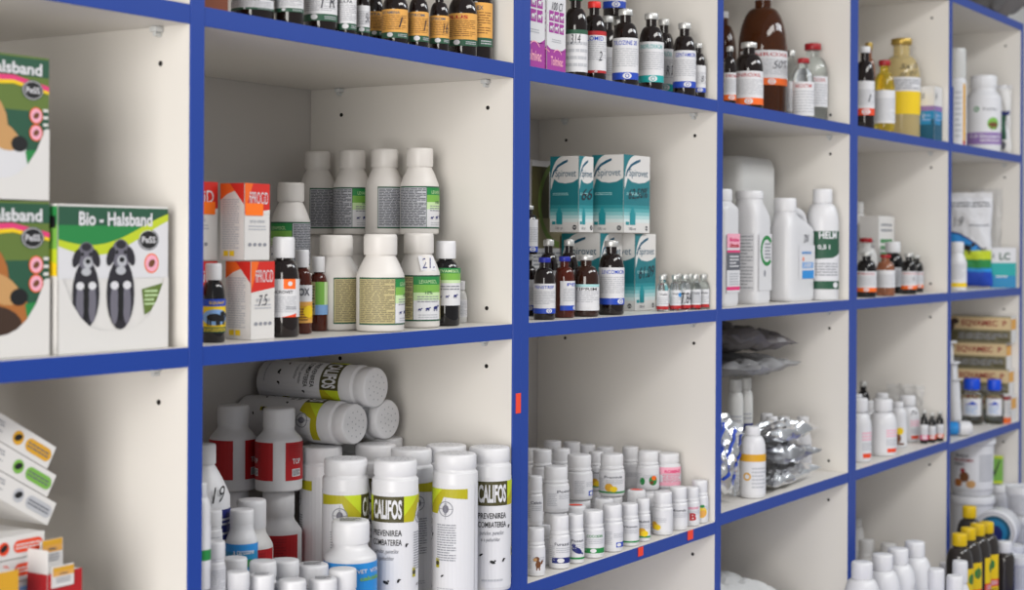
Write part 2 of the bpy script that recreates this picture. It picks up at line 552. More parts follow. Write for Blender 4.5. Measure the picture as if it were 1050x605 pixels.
counter = thing('counter', 'blue topped counter running below the whole wall of shelves', 'counter', (0, 0, 0))
mb = MB(); mb.box(-W - T - .02, 5*W + 9*T, -.36, DEP, BASE - T - .036, BASE - T, 'counter_blue', bev=.002); mb.build('worktop', counter, smooth=False)
mb = MB(); mb.box(-W - T, 5*W + 8*T, -.33, DEP, .08, BASE - T - .037, 'melamine', bev=.001); mb.build('cabinet_body', counter, smooth=False)
mb = MB(); mb.box(-W - T + .02, 5*W + 8*T - .02, -.28, DEP - .02, 0, .079, 'black'); mb.build('plinth', counter, smooth=False)
for i in range(6):
    x0 = -W - T + .004 + i*(5*W + 8*T + W + T)/6; x1 = x0 + (6*W + 9*T)/6 - .008
    mb = MB(); mb.box(x0, x1, -.35, -.331, .085, BASE - T - .045, 'melamine', bev=.001); d = mb.build('door', counter, smooth=False)
    mb = MB(); mb.tube([(x1 - .04, -.351, .6), (x1 - .04, -.372, .6), (x1 - .04, -.372, .72), (x1 - .04, -.351, .72)], .005, 'steel'); mb.build('handle', d)

mb = MB(); mb.lathe([(.0026, -.004), (.0026, .0003), (.0018, .0003)], 'hole', 12, 0, Matrix.Rotation(-PI/2, 4, 'Y'))
_o = mb.build('peg_hole', None); PEG = _o.data; bpy.data.objects.remove(_o)
def unit(c0, label):
    x0 = CX[c0] - T
    u = thing('shelving_unit', label, 'shelves', (x0, 0, BASE - T), 0, 'blue edged shelving units')
    zt = LEV['top'] - BASE + T
    def panel(name, a, holes):
        mb = MB(); mb.box(a, a + T, .001, DEP - .008, 0, zt, 'melamine')
        p = mb.build(name, u, smooth=False)
        e = MB(); e.box(a, a + T, -.0008, .001, 0, zt, 'blue_edge', bev=.0004); e.build('edge_band', p, smooth=False)
        if holes is not None:
            for k in ('A', 'B', 'C', 'base'):
                for yy in (.037, .262):
                    for zz in (lev(holes, k) - BASE + T + .018, lev(holes, {'A': 'top', 'B': 'A', 'C': 'B', 'base': 'C'}[k]) - BASE - .034):
                        q = bpy.data.objects.new('peg_hole', PEG); col.objects.link(q); q.parent = p; q.location = (a, yy, zz)
        return p
    panel('side_panel', 0, None)
    panel('divider', W + T, c0)
    panel('side_panel', 2*W + 2*T, c0 + 1)
    mb = MB(); mb.box(.001, 2*W + 3*T - .001, DEP - .0075, DEP, .001, zt - .001, 'backboard'); mb.build('back_panel', u, smooth=False)
    for c in (c0, c0 + 1):
        a = CX[c] - x0 + .0003; b = a + W - .0006
        for k in ('top', 'A', 'B', 'C', 'base'):
            z = lev(c, k) - BASE + T
            mb = MB(); mb.box(a, b, .001, DEP - .009, z - T, z, 'melamine'); s = mb.build('shelf_board', u, smooth=False)
            e = MB(); e.box(a, b, -.0003, .001, z - T, z, 'blue_edge', bev=.0004); e.build('edge_band', s, smooth=False)
            if k in ('A', 'B', 'C'):
                for yy in (.037, .262):
                    q = MB(); q.box(b - .010, b - .0004, yy - .0045, yy + .0045, z - T - .0055, z - T - .0003, 'clip', bev=.001)
                    q.tube([(b - .008, yy, z - T - .0075), (b - .0004, yy, z - T - .0075)], .0022, 'clip')
                    q.build('shelf_support', s)
    return u
U1 = unit(0, 'left blue edged white shelving unit, holding the puppy cartons and louse powder canisters')
U2 = unit(2, 'middle blue edged white shelving unit, holding the turquoise cartons and pill jars')
U3 = unit(4, 'right blue edged white shelving unit, ending with the stacked horse cartons')
def edge_sticker(u, uu, vv, w, h, m='sticker_red'):
    p = on_y(uu, vv, -.0012)
    mb = MB(); mb.box(-w/2, w/2, -.0003, .0003, -h/2, h/2, m); o = mb.build('price_sticker', u, smooth=False)
    o.location = p - u.location
edge_sticker(U1, 531.5, 413.5, .0105, .024)
edge_sticker(U2, 657, 565.5, .014, .012)
edge_sticker(U2, 708, 548.5, .017, .0135)

# ------------------------------------------------------------------ artwork
def animal(c, x, y, s, m, lv=4):
    a = c.asp
    c.ell(x, y + s*.55, s*.26, m, 1.9, lv, 12)
    c.ell(x + s*.62/a, y + s*.8, s*.17, m, 1.3, lv, 10)
    for dx in (-.4, -.22, .2, .36): c.rect(x + (dx - .05)*s/a, x + (dx + .05)*s/a, y, y + s*.5, m, lv)
def a_inj(title, tc, bc=None, hand=None, bh=.17, top=None, paper='paper', hx=.35, hy=.5, oval=.1, tw=1.1, lines=9, tx=0., tb=.004):
    def f(c):
        c.rect(-1, 1, 0, 1, paper)
        if top: c.rect(-1, 1, .9, 1, top, 2)
        ty = .82 if top else .88
        if title: c.text(title, tx, ty, tw, .105, tc, bold=tb)
        c.lines(-.8, .8, .3 if bc else .08, .76, lines, 'print_light' if paper == 'paper' else 'brown', seed=len(title or ''))
        if bc:
            c.rect(-1, 1, 0, bh, bc, 2)
            c.ell(oval, bh*.5, bh*.42, 'paper', 1.5, 3); c.ring(oval, bh*.5, bh*.3, bh*.2, bc, 4)
        if hand: c.hand(hand, hx, hy, .16*len(hand) + .1, .22)
    return f
def a_green(panel, upper=False, sticker=False):
    def f(c):
        c.rect(-.54, 1, 0, 1, 'green_dark')
        for (x0, x1) in ((-.53, -.004), (.5, .99)):
            c.rect(x0, x1, .035, .965, panel, 2)
            c.rect(x0, x1, .62, .965, 'khaki' if not upper else 'print_light', 2)
            c.lines(x0 + .015, x1 - .01, .06, .95, 24, 'print_dark' if upper else 'khaki_dark', 3, .6, 3)
        c.rect(.004, .49, .035, .965, 'paper', 2)
        for i, m in enumerate(('green', 'green', 'green_light', 'green_light', 'green_pale', 'green_pale')):
            c.rect(.004, .49, .965 - .085*(i + 1), .965 - .085*i, m, 3)
        c.text('LEVAMISOL', .24, .86, .3, .08, 'green_pale', bold=.0)
        c.text('10%', .24, .62, .12, .07, 'green_dark')
        c.lines(.06, .44, .4, .56, 3, 'print'); c.lines(.08, .42, .06, .16, 2, 'print_light')
        for x, s in ((.1, .07), (.22, .09), (.37, .13)): animal(c, x, .22, s, 'blue_navy')
    return f
def bug(c, x, y, s, rot=.6, m='black'): c.ell(x, y, s, m, 1.9, 4, 10, rot); c.ell(x + s*1.6/c.asp, y + s*.9, s*.55, m, 1.2, 4, 8)
def a_canister(c):
    c.rect(-1, 1, 0, 1, 'paper', 0)
    # front: dark block with the word, coloured chevrons running to both sides
    c.rect(-.245, .245, .745, .965, 'olive_dark', 2)
    c.text('CALIFOS', 0, .855, .43, .165, 'paper', 4, .035)
    for s in (-1, 1):
        c.poly([(s*.245, .965), (s*.87, .965), (s*.87, .875), (s*.52, .895), (s*.41, .745), (s*.245, .745)][::s], 'olive', 2)
        c.poly([(s*.245, .965), (s*.5, .965), (s*.245, .8)][::s], 'lime', 3)
        x = s*.55
        c.ring(x, .79, .068, .06, 'print', 3); c.ell(x, .79, .036, 'fur_grey', .8, 4)
        for k in range(5): c.rect(x - .02 + k*.008, x - .017 + k*.008, .74, .84, 'print', 4)
        c.rect(x - .11, x + .11, .788, .793, 'print', 3); c.rect(x - .003, x + .003, .7, .88, 'print', 3)
        c.lines(x - .14, x + .15, .33, .66, 15, 'print', 3, .4, 5)
        c.rect(x - .16, x - .10, .27, .35, 'olive', 3); c.ell(x - .13, .31, .02, 'olive_dark', 1, 4)
        bug(c, x - .05, .2, .008)
        c.lines(x - .14, x + .12, .06, .1, 2, 'print_light')
    c.text('PREVENIREA', 0, .655, .43, .052, 'black', 4, .01)
    c.text('COMBATEREA', 0, .575, .43, .052, 'black', 4, .01)
    c.text('puricilor, purecilor', -.005, .495, .36, .048, 'print_dark', 4, 0.)
    c.text('si a paduchilor', -.03, .435, .28, .044, 'print_dark', 4, 0.)
    bug(c, .0, .235, .014, -.4); bug(c, .17, .25, .01, 1.2); bug(c, -.17, .3, .009); bug(c, .28, .55, .009, 1.4)
    c.lines(-.16, .16, .05, .09, 1, 'print_light')
def a_red(c):
    for (x0, x1) in ((-.98, -.62), (-.45, .07), (.245, .70)):
        c.rect(x0, x1, 0, 1, 'red')
        c.lines(x0 + .05, x1 - .2, .5, .95, 8, 'red_deep', 2, .5)
        c.rect(x0 + .1, x0 + .26, .1, .3, 'paper', 2); c.lines(x0 + .11, x0 + .25, .12, .28, 6, 'ink', 3, .5)
        c.text('TOP', x0 + .18, .5, .15, .14, 'paper', 3, .02)

# ================================================================== COLUMN 0 (far left)
def sz(u0, u1, v0, v1, y):
    """width and height in metres of a pixel box lying in the plane at depth y"""
    a, b = on_y(u0, v0, y), on_y(u1, v1, y); return abs(b.x - a.x), abs(b.z - a.z)
def logo(c, x, y, s):
    c.ell(x, y, s, 'print_dark', 1.35, 4); c.ell(x, y, s*.9, 'paper', 1.35, 5); c.ell(x, y, s*.84, 'black', 1.36, 6)
    c.text('PeSS', x, y, 1.75*s/c.asp, s*.62, 'paper', 7, .02)
def no_bugs(c, x, y, s):
    c.ell(x, y, s, 'orange', 1, 4); c.ell(x, y, s*.86, 'pink_pale', 1, 5); c.ell(x, y, s*.35, 'brown', 1.4, 6, 10, .6)
def tray(c):
    pts = [(-1, 0), (1, 0), (1, .50), (.93, .50)]
    for i in range(0, 13):
        t = i/12; x = .93 - 1.86*t; pts.append((x, .14 + .36*abs(x/.93)**3.2))
    c.poly(pts + [(-1, .5)], 'card', 8)
def puppy(c, x, y, s, tilt):
    a = c.asp
    c.ell(x, y - s*.75, s*.85, 'fur_black', .52, 5)
    for q in (-1, 1): c.ell(x + q*s*.2/a, y - s*.98, s*.5, 'fur_grey', .26, 6); c.ell(x + q*s*.2/a, y - s*.55, s*.1, 'paper', 1.3, 7)
    c.ell(x, y - s*.95, s*.45, 'black', .2, 7); c.ell(x, y - s*.2, s*.1, 'print_light', 1.6, 6)
    c.ell(x, y + s*.2, s*.35, 'fur_grey', .86, 5)
    for q in (-1, 1):
        c.ell(x + q*s*.32/a, y + s*.14, s*.24, 'fur_black', .5, 6, 14, q*.35)
        c.ell(x + q*s*.13/a, y + s*.24, s*.05, 'black', 1, 7, 10)
    c.ell(x + tilt*s/a, y + s*.03, s*.14, 'print_light', 1.1, 6); c.ell(x + tilt*s/a, y + s*.06, s*.065, 'black', 1.3, 7, 12)
    c.ell(x, y + s*.42, s*.1, 'fur_black', 1.6, 6)
def a_puppies(c):
    c.rect(-1, 1, 0, 1, 'card')
    c.rect(-1, 1, .72, .985, 'green_dark', 1)
    c.rect(-1, 1, .72, .985, 'green', 2)
    c.rect(-1, 1, .86, .985, 'green_dark', 3)
    w = [(-1, .72)]
    for i in range(13): t = i/12; w.append((-1 + 2*t, .76 - .085*math.sin(t*PI*1.25 + .2) + .1*t))
    c.poly(w + [(1, .5), (-1, .5)], 'paper', 4)
    l = []
    for i in range(13): t = i/12; l.append((-1 + 2*t, .78 - .085*math.sin(t*PI*1.25 + .2) + .1*t))
    l2 = [(x, y - .045 - .03*math.sin((x + 1)*1.5)) for (x, y) in l][::-1]
    c.poly(l + l2, 'lime', 5)
    c.text('Bio - Halsband', .02, .905, 1.34, .095, 'paper', 6, .03)
    logo(c, .62, .765, .075)
    puppy(c, -.52, .60, .27, .05); puppy(c, .10, .61, .29, .03)
    no_bugs(c, .68, .6, .07)
    c.poly([(.5, .42), (.9, .46), (.84, .3), (.55, .24)], 'moss', 4); c.lines(.55, .8, .3, .42, 4, 'green_pale', 5)
    tray(c)
def a_pup_side(c):
    c.rect(-1, 1, 0, 1, 'card'); c.rect(-1, 1, .52, .985, 'green_light', 2); c.rect(-1, 1, .6, .7, 'lime', 3); c.rect(-1, 1, .86, .985, 'green', 3)
    c.rect(.2, .95, .84, .92, 'black', 4); c.poly([(-1, .52), (1, .52), (1, .6), (-1, .78)], 'yellow', 4)
def a_dog(white):
    def f(c):
        c.rect(-1, 1, 0, 1, 'moss'); c.rect(-1, 1, .3, .62, 'green_dark', 1)
        c.rect(-1, 1, .86, .985, 'green_dark', 3); c.text('Bio - Halsband', .1, .91, 1.55, .085, 'paper', 6, .03)
        c.poly([(-1, .74), (-.2, .85), (.4, .86), (1, .80), (1, .765), (.4, .825), (-.2, .805), (-1, .68)], 'pink', 4)
        c.poly([(-1, .68), (-.2, .805), (.4, .825), (1, .765), (1, .745), (.4, .80), (-.2, .775), (-1, .64)], 'yellow', 4)
        m1, m2 = ('tan', 'paper') if white else ('fur_gold', 'tan')
        c.ell(-.25, .5, .27, m1, 1.1, 3); c.ell(-.62, .42, .26, 'fur_gold', .5, 3, 16, .3)
        c.ell(.1, .33, .2, m2 if white else 'fur_gold', 1.5, 4, 18, -.35); c.ell(.0, .2, .14, 'fur_dark' if not white else 'paper', 2, 5)
        c.ell(.5, .385, .055, 'black', 1.3, 6); c.ell(-.1, .58, .04, 'black', 1.2, 6); c.ell(-.42, .58, .04, 'black', 1.2, 6)
        c.ell(.2, .44, .09, 'tan', 1.9, 5, 16, -.4)
        logo(c, .72, .765, .07)
        no_bugs(c, .78, .59, .058); no_bugs(c, .78, .47, .058)
        for k in range(5): c.rect(.9, .985, .42 + .05*k, .44 + .05*k, 'card', 4)
        c.poly([(.6, .34), (.98, .36), (.9, .22), (.66, .18)], 'green', 4)
        tray(c)
    return f
yb = .014
x0 = on_y(58.5, 360, yb).x; x1 = on_y(171, 355, yb).x; hb = on_y(115, 211, yb).z - ZB
wb = x1 - x0
carton((x0, yb, ZB), wb, .07, hb, 'collar_carton', 'white and green display carton with two black puppies, on the shelf by the first post', front=a_puppies, left=a_pup_side, group='dog collar cartons')
xl0 = on_y(49.5, 350, yb + .004).x - wb
carton((xl0, yb + .004, ZB), wb, .07, hb*1.01, 'collar_carton', 'dog collar carton with a brown dog muzzle, standing left of the puppy carton', front=a_dog(False), left=a_pup_side, group='dog collar cartons')
h2 = on_y(30, 57, yb).z - ZB - hb*1.01 - .0016
carton((xl0 + wb*.02, yb + .004, ZB + hb*1.01 + .0012), wb*.97, .07, h2, 'collar_carton', 'topmost dog collar carton with a white-furred dog, stacked above the brown dog carton', front=a_dog(True), left=a_pup_side, group='dog collar cartons')

def a_flat(m, m2):
    def f(c):
        c.rect(-1, 1, 0, 1, 'card')
        c.lines(-.7, .0, .3, .8, 4, 'print', 3); c.ell(.3, .5, .3, m, 1, 3); c.ell(.3, .52, .14, 'black', 1.6, 4, 10, .6)
        c.ell(.55, .5, .28, m, 1, 3); c.rect(.55, .88, .22, .78, m, 3); c.ell(.88, .5, .28, m, 1, 3)
        c.lines(.5, .92, .35, .65, 2, m2, 4)
    return f
def flat_front(u, v, y):
    return on_y(u, v, y)
# stack of long flat cartons in the lower left compartment
zC = lev(0, 'C')
lw, lh = .125, .027
flat_labels = ['long white carton at the foot of the carton pile, lying on the shelf', 'long white carton second from the bottom of the pile', 'long white carton third from the bottom of the pile',
               'long white carton fourth from the bottom of the pile', 'long white carton fifth from the bottom of the pile', 'long white carton just under the two with orange ovals', 'white carton with orange oval below the other orange printed one', 'white carton with orange oval under the tilted cartons']
xr_ = [on_y(46, 582, .05).x]
zt = on_y(44, 570, .05).z
nb = 8; hh = (zt + .022 - zC)/nb
for i in range(nb):
    m = 'orange_red' if i > 5 else 'blue_pale'
    xx = xr_[0] - lw - (.004 if i == 7 else .0) + (.003 if i % 3 == 1 else 0)
    carton((xx, .05, zC + i*hh + .0002), lw, .075, hh - .0008, 'medicine_carton', flat_labels[i], front=a_flat(m, 'card'), group='flat medicine cartons', flap=False)
ztop = zC + nb*hh
th = math.radians(30)
nv = Vector((math.sin(th), 0, math.cos(th))); av = Vector((math.cos(th), 0, -math.sin(th)))
p0 = Vector((on_y(48, 549, .06).x, .06, ztop + .0012))
for i, (m, lb) in enumerate((('print_light', 'lowest tilted white carton, with a grey oval print'), ('green_light', 'tilted white carton with a green oval, between grey and yellow ones'), ('gold', 'uppermost tilted white carton, with a yellow oval print'))):
    loc = p0 + nv*(i*.0212) - av*(.122 + i*.0125)
    c = carton(loc, .122, .075, .0204, 'medicine_carton', lb, front=a_flat(m, 'print_dark'), group='flat medicine cartons', flap=False, tilt=(0, th, 0))
# small open cartons in front
def a_small(c):
    c.rect(-1, 1, 0, 1, 'card'); c.rect(-1, 1, .55, 1, 'orange_paper', 2); c.rect(-1, 1, .8, 1, 'gold', 3); c.lines(-.7, .7, .2, .5, 3, 'print'); c.text('sobusa', 0, .68, .8, .12, 'print_dark')
def a_redbox(c):
    c.rect(-1, 1, 0, 1, 'red'); c.lines(-.7, .7, .2, .8, 5, 'pink_pale')
p = on_y(48, 590, .022)
hbx = p.z - zC
r0 = carton((p.x, .0215, zC), .038, .024, hbx, 'medicine_carton', 'opened red carton with raised orange and white flaps', front=a_redbox, left=a_redbox, flap=False)
q = MB(); q.box(0, .0012, 0, .024, hbx, hbx + .02, 'card'); q.build('left_flap', r0, smooth=False)
q = MB(); q.box(.013, .0375, .0228, .024, hbx, hbx + .024, 'card'); face_art(q, a_small, (.0253, .0228, hbx), (1, 0, 0), (0, 0, 1), .022, .024); q.build('back_flap', r0, smooth=False)
q = MB(); q.box(.004, .028, -.0015, -.0003, hbx - .012, hbx + .006, 'card'); face_art(q, a_small, (.016, -.0015, hbx - .012), (1, 0, 0), (0, 0, 1), .023, .017); q.build('front_flap', r0, smooth=False)
p = on_y(18.5, 584, .012)
carton((p.x - .05, .012, zC), .05, .03, p.z - zC, 'medicine_carton', 'small white and yellow carton in front of the orange printed ones', front=a_small, left=a_small)

# ================================================================== COLUMN 1, top row
def a_or(t, hand=None, pap='orange_paper'):
    def f(c):
        c.rect(-1, 1, 0, 1, pap)
        c.rect(-1, 1, 0, .2, 'green_dark', 2)
        c.text(t, -.1, .88, 1.0, .1, 'red' if t == 'PLUS' else 'print_dark', 4, .02)
        c.lines(-.8, .8, .28, .8, 9, 'brown' if pap == 'orange_paper' else 'print', 3, .3)
        c.ell(-.1, .11, .08, 'paper', 1.3, 3); c.lines(.3, .85, .04, .15, 2, 'print_light', 3)
        if hand: c.hand(hand, .45, .55, .18*len(hand) + .08, .34)
    return f
zA = lev(1, 'A')
def a_brown(c):
    c.rect(-1, 1, 0, 1, 'brown_box'); c.rect(-1, 1, .8, 1, 'paper', 2); c.lines(-.7, .7, .3, .7, 6, 'tan')
p = on_y(210, 0, .012)
carton((CX[1] + .004, .02, zA), on_y(235, 5, .02).x - CX[1] - .006, .05, .11, 'medicine_carton', 'brown carton beside the first post on the top shelf', front=a_brown, left=a_brown, m='brown_box')
g = 'brown injection bottles on the top left shelf'
row = [(236, 280, 'GENTAVET', 'paper', None, 'dark bottle with green label band next to the brown carton', .03),
       (281, 311, 'OXI', 'paper', None, 'dark bottle with white label and white oval, third in from the first post', .022),
       (311, 346, '', 'paper', '1 R', 'dark bottle with big handwritten letters across its white label', .022),
       (346, 365, 'SULFA', 'paper', None, 'slim dark bottle with plain white label left of the 5k bottle', .015),
       (365, 379, '', 'paper', '5k', 'slim dark bottle whose white label is marked 5k', .02),
       (377, 394, 'VITA', 'orange_paper', None, 'orange labelled bottle tucked behind, right of the 5k bottle', .062),
       (392, 419, 'VITAMINA', 'orange_paper', '1', 'orange labelled bottle with a slanting handwritten 1, wider than its neighbours', .02),
       (419, 440, 'STROM', 'orange_paper', '1', 'narrow orange labelled bottle, first of the narrow pair', .016),
       (441, 461, 'STROM', 'orange_paper', '16', 'narrow orange labelled bottle marked 16', .015),
       (460, 491, 'PLUS', 'orange_paper', None, 'large orange labelled bottle with red word PLUS', .02),
       (489, 520, 'COMPLEX', 'orange_paper', None, 'largest orange labelled bottle, at the right end by the double post', .02)]
for (a, b, t, pap, hd, lb, yy) in row:
    rr = (b - a)/2*.00104
    p = on_y((a + b)/2, 10, yy + rr)
    rr = (b - a)/2*depth(p)/F*.985
    p.x = min(p.x, CX[1] + W - rr - .003)
    hh = max(.088, rr*5.2)
    tops = {236: -3, 281: -9, 311: -16, 346: -3, 365: 5, 377: 11, 392: 8, 419: 11, 441: 15, 460: 12, 489: 4}[a]
    bots = {236: 8, 281: 11, 311: 20, 346: 30, 365: 33, 377: 36, 392: 38, 419: 42, 441: 44, 460: 46, 489: 49}[a]
    zt_, zb_ = on_y((a + b)/2, tops, yy).z - zA, on_y((a + b)/2, bots, yy).z - zA
    hh = max(zt_/.60, rr*4.7)
    bottle('inj', (p.x, yy + rr, zA), rr, hh, 'injection_bottle', lb, 'bottle', 'amber_dark', 'alu', a_or(t, hd, pap), turn=(-14 if b - a > 25 else 0), group=g, lab=(max(zb_/hh, .03), min(.60, zt_/hh)))

# ================================================================== COLUMN 1, middle row
zB1 = lev(1, 'B')
def a_fip(side):
    def f(c):
        c.rect(-1, 1, 0, 1, 'card')
        if side:
            c.poly([(-1, 1), (1, 1), (1, .8), (.2, .9), (-.4, .86), (-1, .78)], 'orange', 2); c.poly([(-.2, 1), (1, 1), (1, .72)], 'red_box', 3)
            c.lines(-.8, .6, .14, .8, 22, 'print_light', 3, .5); c.rect(-.7, -.3, .05, .12, 'yellow', 3); c.rect(-.2, .2, .05, .12, 'yellow', 3)
        else:
            c.rect(-1, 1, .6, 1, 'red_box', 2); c.poly([(-1, 1), (-.35, 1), (-1, .62)], 'orange', 3); c.poly([(-1, .6), (1, .6), (1, .66)], 'card', 3)
            c.text('fiPROCiD', .1, .81, 1.5, .16, 'paper', 4, .0)
            c.text('spray cutanat', 0, .5, 1.2, .06, 'print_light'); c.lines(-.7, .7, .38, .46, 2, 'print_light')
            for k in range(4): c.ell(-.6 + .4*k, .2, .025, 'print', 1.4, 4, 8)
    return f
def fip(uL, uM, uR, vT, vB, yf, zbase, label, sticker, name='spray_carton'):
    p0 = on_y(uM, (vT + vB)/2, yf); p1 = on_y(uR, (vT + vB)/2, yf); w = p1.x - p0.x
    # depth from the left side's pixels
    lo, hi = .01, .2
    for _ in range(40):
        m_ = (lo + hi)/2; q = Vector((p0.x, yf + m_, p0.z)); dd = q - CAM
        uu = 525 + F*(dd.x*SA - dd.y*CA)/(dd.x*CA + dd.y*SA)
        if uu > uL: lo = m_
        else: hi = m_
    h = on_y((uL + uR)/2, vT, yf).z - zbase
    r = carton((p0.x, yf, zbase), w, lo, h, name, label, front=a_fip(0), left=a_fip(1), group='red and white spray cartons')
    if sticker:
        q = MB(); q.box(w*.02, w*.72, -.0012, -.0007, h*.58, h*.74, 'sticker_orange'); q.build('price_sticker', r, smooth=False)
    return r, w, lo, h, p0
r1_, w1, d1, h1, p1_ = fip(232, 257, 281, 268.5, 349, .028, zB1, 'lower red and white spray carton with a handwritten mark, beside the horse label bottle', False)
up = fip(226, 250.5, 276, 188, 268, .03, zB1 + h1 + .0014, 'upper red and white spray carton with orange sticker, on top of the lower one', True)
q = MB(); face_art(q, lambda c: c.hand('7.5', .0, .5, .8, .14), (w1/2, 0, 0), (1, 0, 0), (0, 0, 1), w1, h1); q.build('handwriting', r1_, smooth=False, fix=False)
yl = .064
xr2 = min(on_y(231, 230, yl).x, up[4].x - .0015, p1_.x - .0015)
wl = xr2 - CX[1] - .004
carton((xr2 - wl, yl, zB1), wl, .05, h1, 'spray_carton', 'spray carton hidden behind the small horse label bottle', front=a_fip(0), left=a_fip(1), group='red and white spray cartons')
r_ = carton((xr2 - wl, yl, zB1 + h1 + .0014), wl, .05, on_y(218, 187, yl).z - zB1 - h1 - .0014, 'spray_carton', 'upper spray carton with orange sticker half hidden by the first post', front=a_fip(0), left=a_fip(1), group='red and white spray cartons')
q = MB(); q.box(wl*.55, wl*.95, -.0012, -.0007, h1*.58, h1*.74, 'sticker_orange'); q.build('price_sticker', r_, smooth=False)

def a_horse(c):
    c.rect(-1, 1, 0, 1, 'yellow'); c.rect(-1, 1, .78, 1, 'blue', 2); c.text('EQUIVIT', .1, .88, .9, .1, 'yellow')
    c.ell(0, .45, .24, 'blue_pale', 1.8, 2)
    animal(c, -.1, .2, .45, 'black'); animal(c, .3, .22, .36, 'black'); c.rect(-1, 1, 0, .16, 'green_dark', 3); c.lines(-.7, .7, .02, .13, 2, 'yellow', 4)
put('syr', zB1, 207, 231, 270, .034, 'medicine_bottle', 'small black bottle with yellow horse label, beside the first post', body='amber_black', art=a_horse, turn=12)
def a_mc(c):
    c.rect(-1, 1, 0, 1, 'paper'); c.rect(.0, .55, .74, 1, 'orange', 2); c.ell(.28, .88, .06, 'paper', 1, 3)
    c.text('MICROVET', -.05, .66, .9, .08, 'ink'); c.lines(-.7, .6, .12, .56, 9, 'print_light'); c.poly([(-.1, 0), (.6, 0), (.6, .1), (.3, .05)], 'orange_red', 2); c.lines(.1, .6, .2, .3, 2, 'print')
put('syr', zB1, 275, 307, 243, .042, 'medicine_bottle', 'black bottle with white and orange label, right of the spray cartons', body='amber_dark', art=a_mc, lab=(.2, .58), h=None)
def a_ox(c):
    c.rect(-1, 1, 0, 1, 'paper'); c.text('OX', .15, .82, .75, .2, 'print_dark', 4, .04); c.rect(-1, 1, 0, .56, 'orange_paper', 2); c.rect(-1, 1, .1, .45, 'gold', 3)
    c.ell(.5, .3, .16, 'yellow', 1, 4); c.lines(-.5, .4, .05, .4, 5, 'brown')
put('syr', zB1, 300, 320, 256, .062, 'medicine_bottle', 'slim brown bottle with OX on a white and golden label', body='amber_red', art=a_ox, lab=(.13, .58))
def a_gy(c):
    c.rect(-1, 1, 0, 1, 'green_pale'); c.rect(-.2, .45, .3, 1, 'green_light', 2); c.rect(-1, -.2, 0, 1, 'khaki', 2); c.lines(-.9, -.25, .1, .9, 9, 'green_dark'); c.rect(-.2, 1, 0, .3, 'blue_pale', 2)
def red_marks(c):
    for k in range(6): c.rect(-.7 + .22*k, -.6 + .22*k, .1, .3, 'red', 2)
put('syr', zB1, 317, 336, 263, .083, 'medicine_bottle', 'smallest brown bottle with pale green label and red-marked white cap', body='amber_red', art=a_gy, lab=(.22, .66), captop=red_marks)

g = 'white dewormer bottles with green labels'
GR = .0262; HB = .106
gl, gu = a_green('khaki'), a_green('print_light', True)
front = [(333, 372, .075, 89, 'white bottle showing blank side and a gold text panel, right of the small brown bottles', 241, .0262),
         (363, 413, .032, 37, 'front white bottle turned to its gold text panel, in the middle of the shelf', 240, .0262),
         (408, 451, .046, -14, 'white bottle with handwritten 21 on its shoulder, beside the dark green labelled bottle', 239, .0244)]
back = [(325.5, 'back row white bottle, first from the left of the upper four', 70), (361, 'back row white bottle, second of the upper four', 0),
        (394, 'back row white bottle, third of the upper four, all text', 74), (430, 'back row white bottle, rightmost of the upper four', 21)]
lowb = ['white bottle at the back supporting the first of the upper four', 'white bottle at the back hidden behind the gold text bottle', 'white bottle at the back, a sliver seen between the two front bottles', 'white bottle at the back behind the 21 bottle']
it = []
for (a, b, yy, tn, lb, vt, rr) in front:
    p, r_, h_ = spot(zB1, a, b, vt, yy, r=rr); it.append([p.x, p.y, rr, h_])
BR = .0233
for (u, lb, tn), yy in zip(back, (.262, .204, .152, .104)): it.append([on_y(u, 240, yy).x, yy, BR, HB])
it.append([on_y(457, 290, .042).x, .042, .0172, 0]); it.append([on_y(298, 240, .2).x, .2, GR*.86, 0])
relax(it, lo=.004, gap=.0027, xr=(CX[1], CX[1] + W), it=600, fixed=(3, 4, 5, 6))
for (a, b, yy, tn, lb, vt, rr), (x, y, r_, h_) in zip(front, it):
    o = bottle('cone', (x, y, zB1), r_, h_, 'dewormer_bottle', lb, 'bottle', 'plastic_warm', 'plastic_warm', gl, tn, 3.05, group=g)
    if '21' in lb:
        q = MB()
        def fc(c): c.rect(-1, 1, 0, 1, 'paper'); c.hand('21.', 0, .5, 1.6, .7, 'blue_navy', .03)
        sl = math.atan2(GR*.38, h_*.2)
        face_art(q, fc, Vector((r_*.935, 0, h_*.60)), (0, 1, 0), (-math.sin(sl), 0, math.cos(sl)), .02, .018)
        s_ = q.build('price_sticker', o, smooth=False, fix=False); s_.rotation_euler = (0, 0, math.radians(44))
HB = .106
for i, (u, lb, tn) in enumerate(back):
    x, y, r_, _ = it[3 + i]
    bottle('cone', (x, y, zB1), r_, HB, 'dewormer_bottle', lowb[i], 'bottle', 'plastic_warm', 'plastic_warm', gl, tn + 20, 3.05, group=g)
    bottle('cone', (x, y, zB1 + HB + .0002), r_, HB*.985, 'dewormer_bottle', lb, 'bottle', 'plastic_warm', 'plastic_warm', gu, tn, 3.05, group=g)
BLK = it[7]
x_, y_ = it[8][0], it[8][1]
hbx = on_y(298, 188, y_).z - zB1 - HB*.985
carton((x_ - .018, y_ - .018, zB1), .036, .036, hbx, 'plain_carton', 'plain carton behind the brown bottles carrying a green labelled bottle')
bottle('cone', (x_, y_, zB1 + hbx + .0008), GR*.86, HB*.985, 'dewormer_bottle', 'white bottle standing lower, just right of the upper spray carton', 'bottle', 'plastic_warm', 'plastic_warm', gu, -82, 3.05, group=g)
